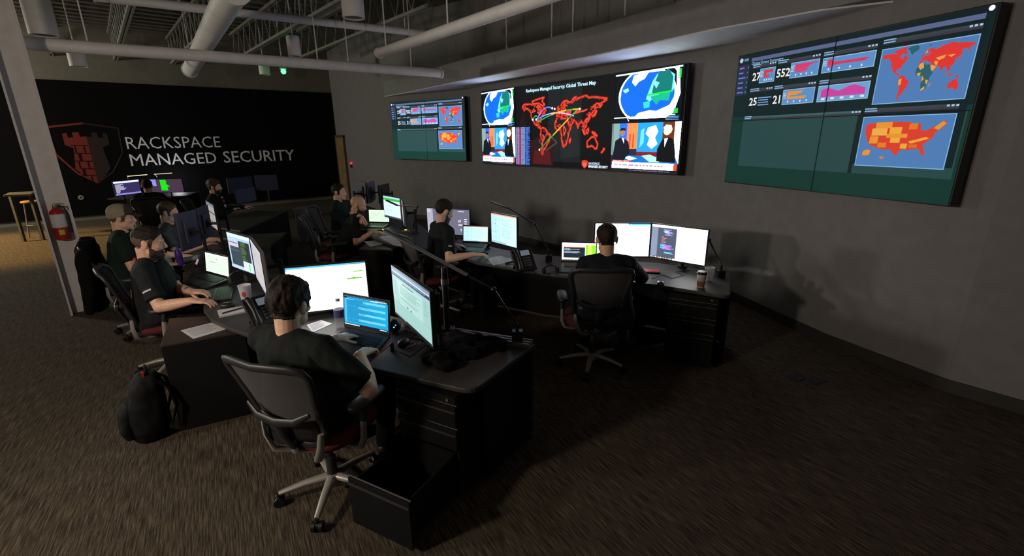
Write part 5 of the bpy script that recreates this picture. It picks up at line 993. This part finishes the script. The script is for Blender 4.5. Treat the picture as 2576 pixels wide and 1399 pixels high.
# ================================================================= things on desks
def place(nm, label, cat, px, py, z, rz=0, group=None): p = at(px, py, z); return thing(nm, label, cat, (p.x,p.y,z), rz, group)
paper_m = mat('paper_white', (.62,.60,.62), .8, var=.03)
def paper(label, corners, z, group=None, ink=True):
    pts = [at(px, py, z) for px, py in corners]; c = sum(pts, Vector())/4; t = thing('paper_sheet', label, 'paper', (c.x,c.y,z), 0); q = MB(); q.M = Matrix.Translation((-c.x,-c.y,-z)); poly = [(p.x,p.y) for p in pts]; q.prism(poly, z+.0005, z+.0025, paper_m); o = obj('sheet', q, parent=t)
    if ink:
        q = MB(); P = [p-c for p in pts]
        for i in range(9):
            v = .12+i*.085; a = P[0].lerp(P[3], v); b_ = P[1].lerp(P[2], v); q.bar(a.lerp(b_, .1)+Vector((0,0,.0030)), a.lerp(b_, .6+.3*random.random())+Vector((0,0,.0030)), .004, .0006)
        obj('print_lines', q, mat('ink_grey',(.25,.25,.30),.8), t)
    return t
paper('printed white sheet on the side cabinet between the two front workers', [(455,832),(542,810),(569,829),(487,853)], .69)
paper('white sheet on the side cabinet beside the bald man', [(915,608),(948,605),(963,614),(932,621)], .69)
paper('pale printed sheets between the nearest man and his white monitor', [(772,818),(808,806),(836,815),(786,838)], TZ)
paper('loose white sheets on the wall side desk left of the phone', [(1226,650),(1262,644),(1286,660),(1240,668)], TZ)
paper('second white sheet lying over the loose sheets by the phone', [(1244,646),(1284,650),(1292,664),(1262,662)], TZ+.003)
paper('large pale sheet on the desk in front of the bald man', [(951,596),(985,592),(1023,622),(990,617)], TZ, ink=False)
t = place('notepad', 'white notepad with a dark pen on it, at the end of the bearded man\'s desk', 'notepad', 584, 787, TZ, 0)
pts = [at(*p, TZ) - at(584,787,TZ) for p in ((547,784),(614,773),(620,786),(552,800))]; q = MB(); q.prism([(p.x,p.y) for p in pts], 0, .012, paper_m); obj('pad_pages', q, parent=t)
q = MB(); a = at(560,794,TZ)-at(584,787,TZ); b_ = at(612,779,TZ)-at(584,787,TZ); q.cyl((a.x,a.y,.018), (b_.x,b_.y,.018), .006, n=8); obj('pen', q, mat('pen_navy',(.02,.03,.06),.4), t, smooth=S)
def cup(label, px, py, r, h, body, lid=None, sleeve_=None, spot=None, z=TZ):
    t = place('paper_cup', label, 'cup', px, py, z); q = MB(); q.lathe([(r*.72,0),(r*.74,.004),(r,h),(r*1.04,h+.003),(r*.97,h+.004),(r*.93,h-.005)], m=body, n=28); obj('cup_body', q, parent=t, smooth=S)
    if lid: q = MB(); q.lathe([(r*1.06,h-.002),(r*1.08,h+.006),(r*.95,h+.012),(r*.90,h+.022),(r*.60,h+.022)], m=lid); obj('lid', q, parent=t, smooth=S)
    if sleeve_: q = MB(); q.lathe([(r*.76,.008),(r*.90,h*.48),(r*.86,h*.48)], m=sleeve_); obj('sleeve', q, parent=t, smooth=S)
    if spot:
        q = MB(); R_ = r*.90; v0 = Vector((-t.location.x,-t.location.y,0)).normalized(); a0 = math.atan2(v0.y, v0.x)
        q.add([(0,0,0)]*0, []); pts = [(.0,.0)]; q.grid(lambda a, b: ((R_+.003)*math.cos(a0-.35+(b*.30)*math.cos(a*2*PI)), (R_+.003)*math.sin(a0-.35+(b*.30)*math.cos(a*2*PI)), h*.58+b*.022*math.sin(a*2*PI)), 16, 2); obj('red_dot', q, spot, t, solid=.001)
    return t
cup('white paper coffee cup with dark lid and brown sleeve at the wall side desk end', 1762, 722, .042, .125, mat('cup_white',(.55,.53,.52),.6), mat('lid_black',(.02,.02,.02),.4), mat('sleeve_brown',(.30,.12,.05),.8))
frost = mat('cup_frosted', (.50,.52,.54), .45, alpha=.45)
cup('translucent plastic cup behind the coffee cup', 1782, 708, .044, .135, frost)
cup('white cup with a red dot between the notepad and the slanted monitors', 622, 762, .050, .155, mat('cup_pale',(.60,.58,.60),.6), None, None, mat('dot_red',(.55,.02,.04),.6))
# bottles
glassy = mat('clear_plastic', (.35,.38,.42), .10, alpha=.32, spec=.8)
def bottle(label, px, py, z, h, r, capc, band=None, body=glassy):
    t = place('drink_bottle', label, 'bottle', px, py, z); q = MB(); q.lathe([(r*.9,0),(r,.01),(r,h*.22),(r*.92,h*.30),(r,h*.38),(r,h*.62),(r*.8,h*.76),(r*.42,h*.87),(r*.36,h*.93)], m=body); obj('bottle_body', q, parent=t, smooth=S)
    q = MB(); q.cyl((0,0,h*.92), (0,0,h), r*.42, n=18); obj('bottle_cap', q, capc, t, smooth=S)
    if band: q = MB(); q.tube([(0,0,h*.42),(0,0,h*.66)], r*1.02, 24); obj('wrap_label', q, band, t, smooth=S)
bottle('clear water bottle with a blue label, left of the cyan laptop', 858, 828, TZ, .235, .036, mat('cap_grey',(.30,.33,.33),.4), mat('label_blue',(.05,.06,.22),.5))
bottle('clear bottle standing behind the bearded man\'s chin', 428, 693, TZ, .26, .045, mat('cap_black',(.02,.02,.02),.4))
bottle('purple flask behind the clear bottle at the left', 455, 668, TZ, .22, .035, mat('cap_purple2',(.10,.03,.30),.4), body=mat('flask_purple',(.07,.02,.26),.4))
# mice
def mouse(label, px, py, dx, dy, m, z=TZ, wheel=None):
    p = at(px, py, z); t = thing('computer_mouse', label, 'computer mouse', (p.x,p.y,z), hd(dx,dy)); q = MB(); q.loft([((0,0,0),.029,.052),((0,0,.012),.032,.056),((0,-.005,.026),.028,.048),((0,-.010,.036),.017,.030)], 20); obj('mouse_body', q, m, t, smooth=1.2)
    q = MB(); q.cyl((-.004,.030,.028), (.004,.030,.028), .010, n=12); obj('scroll_wheel', q, wheel or keyb, t); return t
mouse('black mouse on the picture mouse pad', 1016, 866, .3, .95, dk, TZ+.004)
mouse('black mouse beside the white notepad', 573, 772, .9, .3, dk)
mouse('glossy grey mouse in front of the red keyboard', 1661, 716, 0, 1, mat('mouse_grey',(.10,.10,.11),.2))
mouse('mouse with a warm orange glow under the bald man\'s hand', 958, 583, 1, .2, mat('mouse_dark',(.03,.025,.02),.3), TZ, emat((1,.72,.25), 4.0))
mouse('mouse under the dark haired man\'s right hand', 1216, 640, .95, .1, dk)
# yellow glow of an amber saucer light
t = place('amber_puck', 'small amber glowing disc on the desk behind the dark haired man\'s chair', 'light', 1021, 583, TZ); q = MB(); q.lathe([(.055,0),(.06,.01),(.045,.022),(.02,.026)], m=mat('puck_body',(.20,.15,.08),.4)); obj('puck_body', q, parent=t, smooth=S); q = MB(); q.lathe([(.018,.024),(.018,.030),(.004,.033)], m=emat((1,.80,.2), 3.0)); obj('glowing_eye', q, parent=t, smooth=S)
# mouse pad
pts0 = [(983,877),(1040,851),(1075,866),(1032,898)]; c = at(1030,875,TZ); t = thing('mouse_pad', 'dark mouse pad with a red and white picture, before the web page monitor', 'mouse pad', (c.x,c.y,TZ), 0)
P = [at(*p, TZ)-c for p in pts0]; q = MB(); q.prism([(p.x,p.y) for p in P], .0003, .004, mat('pad_black',(.02,.02,.022),.7)); obj('pad_sheet', q, parent=t, bevel=.001)
def pq(u, v, zz=.0048): a = P[0].lerp(P[1], u); b_ = P[3].lerp(P[2], u); r = a.lerp(b_, v); return (r.x, r.y, zz)
q = MB(); q.add([pq(.62,.12),pq(.80,.15),pq(.85,.45),pq(.66,.40)], [(0,3,2,1)], mat('pad_red',(.30,.03,.02),.7)); q.add([pq(.35,.42),pq(.75,.50),pq(.75,.58),pq(.35,.50)], [(0,3,2,1)], mat('pad_white',(.40,.40,.42),.7)); q.add([pq(.70,.55),pq(.92,.50),pq(.94,.80),pq(.78,.78)], [(0,3,2,1)], mat('pad_orange',(.22,.07,.04),.7)); obj('pad_picture', q, parent=t)
# laptop stand edge in red under the cyan laptop: a thin pad with red rim
t = place('laptop_cooler', 'black cooling stand with a bright pink red rim under the cyan laptop', 'laptop stand', 948, 888, TZ, 0)
o0 = at(948,888,TZ); hl_ = Vector((-.9675,2.872,0)); dl = Vector((.335,-.165,0)).normalized(); nl = Vector((-dl.y, dl.x, 0))*-1; 
if nl.y > 0: nl = -nl
def LP_(u, v, z): p = hl_ + dl*u + nl*v; return Vector((p.x-o0.x, p.y-o0.y, z-TZ))
q = MB(); A0, A1, A2, A3 = LP_(-.21,.0,.79), LP_(.21,.0,.79), LP_(.21,.27,.738), LP_(-.21,.27,.738)
dn3 = Vector((0,0,-.008)); q.add([A0,A1,A2,A3,A0+dn3,A1+dn3,A2+dn3,A3+dn3], [(0,3,2,1),(4,5,6,7),(0,1,5,4),(1,2,6,5),(2,3,7,6),(3,0,4,7)]); q.bar((A0.x,A0.y,.0),(A0.x,A0.y,A0.z),.02,.02,up=(1,0,0)); q.bar((A1.x,A1.y,.0),(A1.x,A1.y,A1.z),.02,.02,up=(1,0,0)); obj('stand_plate', q, dk, t)
q = MB(); q.tube([A1, A2, A3], .0035, 8); obj('red_rim', q, mat('rim_pink',(.65,.04,.14),.4), t, smooth=S)
# keyboards
def keyboard(label, px, py, dx, dy, w=.44, d=.14, m=None, z=TZ, lit=None):
    p = at(px, py, z); t = thing('keyboard', label, 'keyboard', (p.x,p.y,z), hd(dx,dy)); q = MB(); q.box((-w/2,-d/2,0), (w/2,d/2,.016), m or dk); obj('keyboard_base', q, parent=t, bevel=.003); q = MB(); keys(q, -w/2+.01, -d/2+.01, w/2-.01, d/2-.01, .016, 16, 5, lit or keyb); obj('key_rows', q, parent=t); return t
keyboard('keyboard with glowing red keys right of the man seen from behind', 1622, 684, .25, .97, .30, .12, lit=mat('keys_red',(.55,.03,.06),.5))
keyboard('black keyboard under the bearded man\'s hands', 562, 742, .9, .45, .42, .15)
keyboard('light edged keyboard before the bald man\'s laptop', 968, 562, .9, .4, .34, .12, m=mat('kb_light',(.25,.23,.20),.5))
keyboard('black keyboard behind the bearded man\'s hands', 487, 707, .9, .45, .30, .12)
# desk phones
def phone(label, px, py, dx, dy, k=1.0):
    p = at(px, py, TZ); t = thing('desk_phone', label, 'telephone', (p.x,p.y,TZ), hd(dx,dy)); K = Matrix.Translation((0,-.06*k,.012)) @ Matrix.Rotation(math.radians(52), 4, 'X') @ Matrix.Scale(k, 4)
    q = MB(); q.M = K; q.box((-.11,0,0), (.11,.24,.028)); b0 = obj('phone_base', q, dk, t, bevel=.006)
    q = MB(); q.M = K; q.box((-.02,.16,.028), (.075,.215,.031), emat((.42,.46,.50), .55)); obj('display', q, parent=b0)
    q = MB(); q.M = K; 
    for i in range(3):
        for j in range(4): q.box((-.015+i*.028,.045+j*.026,.028), (.006+i*.028,.062+j*.026,.033), mat('phone_key',(.14,.14,.15),.5))
    obj('keypad', q, parent=b0)
    q = MB(); q.M = K; q.tube([(-.078,.015,.045),(-.078,.035,.062),(-.078,.12,.070),(-.078,.205,.062),(-.078,.225,.045)], [.024,.022,.017,.022,.024], 10, flat=.8); obj('handset', q, dk, t, smooth=1.0)
    q = MB(); q.bar((0,.04*k,.14*k), (0,.12*k,.005), .12*k, .01); obj('rear_stand', q, dk, t); return t
phone('black desk phone on the wall side desk between the laptop men', 1318, 683, -.45, .9, 1.05)
phone('black desk phone at the left shoulder of the nearest man', 668, 818, -.8, .6, 1.0)
t = place('handset_clip', 'small black handset lying left of the desk phone', 'headset', 1285, 664, TZ, .5); q = MB(); q.tube([(-.06,0,.012),(-.03,.02,.016),(.03,.02,.016),(.06,0,.012)], [.014,.010,.010,.014], 8); obj('handset_body', q, dk, t, smooth=1.0)
t = place('headset', 'black headset lying left of the terminal laptop', 'headset', 1387, 690, TZ, .3); q = MB(); q.tube([(.08*math.cos(a), .02, .06*math.sin(a)+.03) for a in [PI*i/10 for i in range(11)]], .007, 8); obj('headband', q, dk, t, smooth=S)
for g in (-1, 1): q = MB(); q.cyl((g*.08,.02,.035), (g*.062,.02,.035), .032, n=16); obj('ear_cup', q, dk, t, smooth=S)
t = place('headset', 'black headset hung under the slanted code monitor', 'headset', 600, 716, TZ, .6); q = MB(); q.tube([(.07*math.cos(a), .0, .09*math.sin(a)+.04) for a in [PI*i/10 for i in range(11)]], .010, 8); obj('headband', q, dk, t, smooth=S)
for g in (-1, 1): q = MB(); q.cyl((g*.08,0,.045), (g*.055,0,.045), .040, n=16); obj('ear_cup', q, mat('ear_grey',(.07,.07,.08),.4), t, smooth=S)
t = place('speaker_ball', 'round black speaker with two blue lights right of the cyan laptop', 'speaker', 992, 834, TZ, 0); q = MB(); q.ell((0,0,.045), (.05,.05,.047), n=20); obj('speaker_body', q, dk, t, smooth=4)
q = MB(); q.ell((.012,-.046,.050), (.006,.004,.006), n=8); obj('blue_light', q, emat((.2,.55,1), 5.0), t); q = MB(); q.ell((.024,-.040,.064), (.005,.004,.004), n=8); obj('blue_light', q, emat((.2,.45,1), 5.0), t)
t = place('speaker_ball', 'small black speaker with a blue light right of the pale laptop', 'speaker', 1226, 622, TZ, 0); q = MB(); q.ell((0,0,.035), (.045,.04,.036), n=16); obj('speaker_body', q, dk, t, smooth=4); q = MB(); q.ell((-.01,-.04,.045), (.008,.004,.006), n=8); obj('blue_light', q, emat((.2,.4,1), 5.0), t)
# cables on the desk
cab = mat('cable_black', (.01,.01,.01), .5)
def cable(label, pts, r=.004): 
    Pp = [at(px, py, TZ+.006) for px, py in pts]; c = Pp[0].copy(); q = MB(); q.M = Matrix.Translation(-c); q.tube(Pp, r, 6, cab); tag(obj('cable', q, smooth=S, loc=c), label, 'cable')
cable('black cable curling behind the speaker ball and the web page monitor', [(1000,842),(1020,830),(1045,838),(1030,850),(1060,855),(1085,850)])
cable('black cables looping in front of the right white monitor', [(1640,700),(1665,690),(1690,700),(1720,692),(1700,684),(1735,680)])
# vertical bar arm that carries desk A screens
t = thing('monitor_pole', 'black upright pole on the silver rail behind the web page monitor', 'pole', (-.46,3.07,TZ+.02)); q = MB(); q.cyl((0,0,0), (0,0,.46), .022, n=14); obj('pole', q, dk, t, smooth=S); q = MB(); q.box((-.05,-.04,0), (.05,.04,.02)); obj('pole_foot', q, dk, t, bevel=.004); q = MB(); q.cyl((0,0,.34), (0,0,.38), .027, n=14); obj('pole_ring', q, alu, t, smooth=S)
# black jacket on the desk
blackcloth = mat('jacket_black', (.006,.006,.007), .95, spec=.1, bump=.4, bscale=400)
c = at(1165,885,TZ); t = thing('folded_jacket', 'crumpled black jacket lying on the front desk corner', 'jacket', (c.x,c.y,TZ), 0); q = MB()
J = [((1090,905),.06,.05),((1120,925),.05,.04),((1110,885),.07,.055),((1150,880),.075,.06),((1185,868),.06,.06),((1180,895),.06,.04),((1220,882),.05,.045),((1255,878),.04,.03),((1150,860),.055,.05)]
for i, (pp, r, hh) in enumerate(J): p = at(*pp, TZ)-c; q.ell((p.x,p.y,hh*.45), (r*1.5,r*1.35,hh*.85), n=16)
for a, b_ in (((1085,900),(1180,862)),((1100,918),(1230,885)),((1150,858),(1270,876)),((1095,885),(1200,900))):
    A_ = at(*a, TZ)-c; B_ = at(*b_, TZ)-c; q.cap((A_.x,A_.y,.045), (B_.x,B_.y,.035), .035, .025, 10)
me = remesh(q, .007, 14, .016, 15.0, 5.0)
for v in me.vertices: v.co.z = max(v.co.z, .002)
obj('jacket_cloth', me, blackcloth, t)
# black jacket over the capped man's chair
hx_, hy_ = CAPX[0]+.06-.85*.30, CAPX[1]-.06-.52*.30
t = thing('hanging_jacket', 'black jacket draped over the back of the capped man\'s chair', 'jacket', (hx_, hy_, .34), hd(.85,.52)); q = MB()
q.loft([((0,-.05,.0),.16,.05),((0,-.06,.2),.24,.07),((0,-.06,.45),.27,.075),((0,-.05,.66),.25,.075),((0,-.03,.75),.17,.06)], 24)
q.cap((-.24,-.05,.62), (-.29,-.08,.10), .065, .045, 12); q.cap((.24,-.05,.62), (.28,-.10,.06), .065, .045, 12); me = remesh(q, .010, 4, .02, 7.0, 2.0); obj('jacket_cloth', me, blackcloth, t)
# backpack on the floor, leaning on the side cabinet
bpm = mat('backpack_black', (.006,.006,.007), .8, spec=.2, bump=.3, bscale=500); p = at(398,1098,0); t = thing('backpack', 'black backpack standing on the carpet against the side cabinet', 'backpack', (p.x-.05,p.y+.02,0), hd(.75,.66)); 
q = MB(); q.loft([((0,.0,.02),.12,.10),((0,0,.10),.155,.125),((0,.01,.28),.15,.115),((0,.03,.42),.125,.09),((0,.05,.49),.07,.05)], 24, pw=3); me = remesh(q, .008, 3, .012, 10., 3.); obj('pack_body', me, bpm, t)
q = MB(); q.loft([((0,-.12,.06),.10,.03),((0,-.13,.12),.115,.045),((0,-.115,.24),.11,.04),((0,-.09,.30),.08,.02)], 20, pw=3); obj('front_pocket', remesh(q, .008, 3, .008, 12., 1.), bpm, t)
for g in (-1, 1): q = MB(); q.tube([(g*.07,.08,.46),(g*.10,.15,.38),(g*.13,.17,.24),(g*.13,.12,.10)], [.022,.024,.022,.012], 8, flat=.4); obj('shoulder_strap', q, bpm, t, smooth=1.2)
q = MB(); q.tube([(-.04,.05,.48),(-.03,.05,.53),(.03,.05,.53),(.04,.05,.48)], .009, 8); obj('carry_loop', q, bpm, t, smooth=1.2)
q = MB(); q.tube([(-.13,-.09,.10),(-.19,-.13,.06),(-.20,-.15,.015)], .006, 6); obj('dangling_strap', q, bpm, t, smooth=1.2); q = MB(); q.box((.03,.02,.47), (.07,.035,.515), mat('tag_red',(.35,.02,.02),.7)); obj('red_tab', q, parent=t)
# carton and phones on the left part of the front desk
t = place('smartphone', 'phone propped in a stand left of the pale green laptop', 'phone', 492, 672, TZ, hd(.7,.7)); q = MB(); q.M = Matrix.Rotation(-.5, 4, 'X'); q.box((-.04,-.005,.02), (.04,.005,.16)); obj('phone_case', q, dk, t, bevel=.003); q = MB(); q.M = Matrix.Rotation(-.5, 4, 'X'); q.box((-.034,-.0065,.03), (.034,-.005,.09), emat((.70,.55,.60), .7)); q.box((-.034,-.0065,.09), (.034,-.005,.15), emat((.10,.13,.25), .7)); obj('phone_screen', q, parent=t)
q = MB(); q.box((-.03,.0,0), (.03,.06,.02)); obj('phone_stand', q, dk, t)
t = place('white_tube', 'pale rolled tube lying behind the phone stand', 'roll', 470, 660, TZ, hd(.5,.85)); q = MB(); q.cyl((0,-.10,.03), (0,.14,.03), .03, n=16); obj('tube_body', q, mat('tube_pale',(.42,.48,.45),.6), t, smooth=S)
t = place('tissue_box', 'blue and white packet beside the bearded man\'s beard', 'packet', 402, 668, TZ+.0, .4); q = MB(); q.box((-.05,-.03,0), (.05,.03,.10), mat('packet_blue',(.10,.20,.55),.5)); obj('packet_box', q, parent=t, bevel=.004); q = MB(); q.box((-.04,-.032,.01), (.04,-.030,.05), mat('packet_pale',(.5,.45,.5),.5)); obj('packet_label', q, parent=t)
# floor outlets, bins
vent = mat('outlet_dark', (.02,.022,.028), .5)
for i, (px, py, lab) in enumerate(((2002,950,'left one of two dark slotted floor boxes in the carpet'), (2048,957,'right one of two dark slotted floor boxes in the carpet'))):
    p = at(px, py, 0); t = thing('floor_box', lab, 'floor outlet', (p.x,p.y,0), .35); q = MB(); q.box((-.075,-.06,.0), (.075,.06,.005), vent); obj('cover_plate', q, parent=t, bevel=.002); q = MB()
    for j in range(5): q.box((-.062,-.05+j*.022,.005), (.062,-.038+j*.022,.008), mat('outlet_slot',(.05,.05,.06),.5))
    obj('grille_bars', q, parent=t)
t = place('waste_bin', 'small dark grey bin at the aisle end of the middle desk', 'bin', 722, 530, .0, 0); p = Vector((-4.18,9.55,0)); t.location = p; q = MB(); q.box((-.16,-.16,0), (.16,.16,.70), mat('bin_grey',(.10,.11,.13),.6)); obj('bin_body', q, parent=t, bevel=.01); q = MB(); q.box((-.17,-.17,.70), (.17,.17,.73), mat('bin_lid',(.08,.09,.10),.6)); obj('bin_lid', q, parent=t)
# computer towers under the wall side desk
for lab, x, y in (('dark computer tower under the wall side desk behind the right chair', 1.22, 4.62), ('dark computer tower under the desk near the dark haired man', -.30, 5.42)):
    t = thing('computer_tower', lab, 'computer', (x,y,0), .2); q = MB(); q.box((-.09,-.2,.02), (.09,.2,.42), mat('tower_grey',(.05,.052,.06),.4)); obj('tower_case', q, parent=t, bevel=.004); q = MB(); q.box((-.07,-.205,.05), (.07,-.2,.39), dk); obj('front_grille', q, parent=t)
# high table and stool far left
tw = mat('table_top_grey', (.09,.095,.08), .6); sw = mat('stool_wood', (.42,.22,.09), .5, var=.15)
a = at(8,492,1.02); b_ = at(78,489,1.02); t = thing('high_table', 'pale high table far left behind the column', 'table', (a.x,a.y,0), 0); d = (b_-a); q = MB(); n_ = Vector((-.62,.78,0))*.7; q.prism([(0,0),(d.x,d.y),(d.x+n_.x,d.y+n_.y),(n_.x,n_.y)], .99, 1.03, tw); obj('table_top', q, parent=t, bevel=.005)
for f in (.12, .85):
    q = MB(); q.bar((d.x*f+n_.x*.5,d.y*f+n_.y*.5,0), (d.x*f+n_.x*.5,d.y*f+n_.y*.5,.99), .05, .05, mat('table_leg',(.04,.04,.035),.6)); obj('leg', q, parent=t)
s0 = at(78,506,.80); t = thing('bar_stool', 'orange wooden bar stool by the high table, beside the column', 'stool', (s0.x,s0.y,0), 0); q = MB(); q.lathe([(.17,.77),(.18,.78),(.18,.80),(.16,.81)], m=sw); obj('seat', q, parent=t, smooth=S)
for k in range(4): a_ = PI/4+k*PI/2; q = MB(); q.cyl((.12*math.cos(a_),.12*math.sin(a_),.77), (.20*math.cos(a_),.20*math.sin(a_),0), .013, n=8); obj('leg', q, mat('stool_leg',(.16,.14,.12),.5), t, smooth=S)
q = MB(); q.tube([(.165*math.cos(a_),.165*math.sin(a_),.28) for a_ in [2*PI*i/16 for i in range(16)]], .009, 6, closed=True); obj('foot_ring', q, mat('stool_leg',(.16,.14,.12),.5), t, smooth=S)

p = BR + bd*7.05 + bn*.04; t = thing('wall_socket', 'small pale round socket low on the black wall panel at the left', 'socket', (p.x, p.y, .62), 0); q = MB(); q.tube([bn*-.004, bn*.012], .06, 16); obj('socket_plate', q, mat('socket_pale', (.35,.34,.26), .5), t, smooth=S); q = MB(); q.tube([bn*.012, bn*.016], .025, 12); obj('socket_hole', q, dk, t, smooth=S)
# ================================================================= light
def lamp(name, kind, loc, energy, color, size=.3, target=None, spot=None, blend=.6):
    l = bpy.data.lights.new(name, kind); l.energy = energy; l.color = color
    if kind == 'AREA': l.size = size
    else: l.shadow_soft_size = size
    if spot: l.spot_size = math.radians(spot); l.spot_blend = blend
    o = bpy.data.objects.new(name, l); COL.objects.link(o); o.location = loc
    if target is not None: o.rotation_euler = (Vector(target)-Vector(loc)).to_track_quat('-Z', 'Y').to_euler()
    return o
lamp('side_doorway_light', 'SPOT', (-5.6,.9,2.45), 190, (1,.91,.83), .10, (2.4,5.2,.9), 70, 1.0)
lamp('rear_room_light', 'POINT', (-3.3,.3,2.3), 150, (1,.84,.66), .16)
lamp('left_hall_light', 'SPOT', (-15.5,7.5,4.3), 3600, (1,.58,.14), .15, (-11.2,9.0,0), 42)
lamp('left_fill_light', 'POINT', (-14.5,8.0,3.1), 620, (1,.95,.78), .5)  # unseen fill added to lift the back wall, ceiling and tubes
lamp('warm_side_light', 'POINT', (3.4,-1.0,2.2), 7, (1,.72,.25), .2)
w = bpy.data.worlds.new('dark_room'); SC.world = w; w.use_nodes = True; w.node_tree.nodes['Background'].inputs[0].default_value = (.55,.62,.75,1); w.node_tree.nodes['Background'].inputs[1].default_value = .03
SC.view_settings.exposure = 0.5
q_ = bw(4.9, .95, .6); lamp('back_desk_glow', 'POINT', tuple(q_), 8, (.92,.94,1.0), .12)
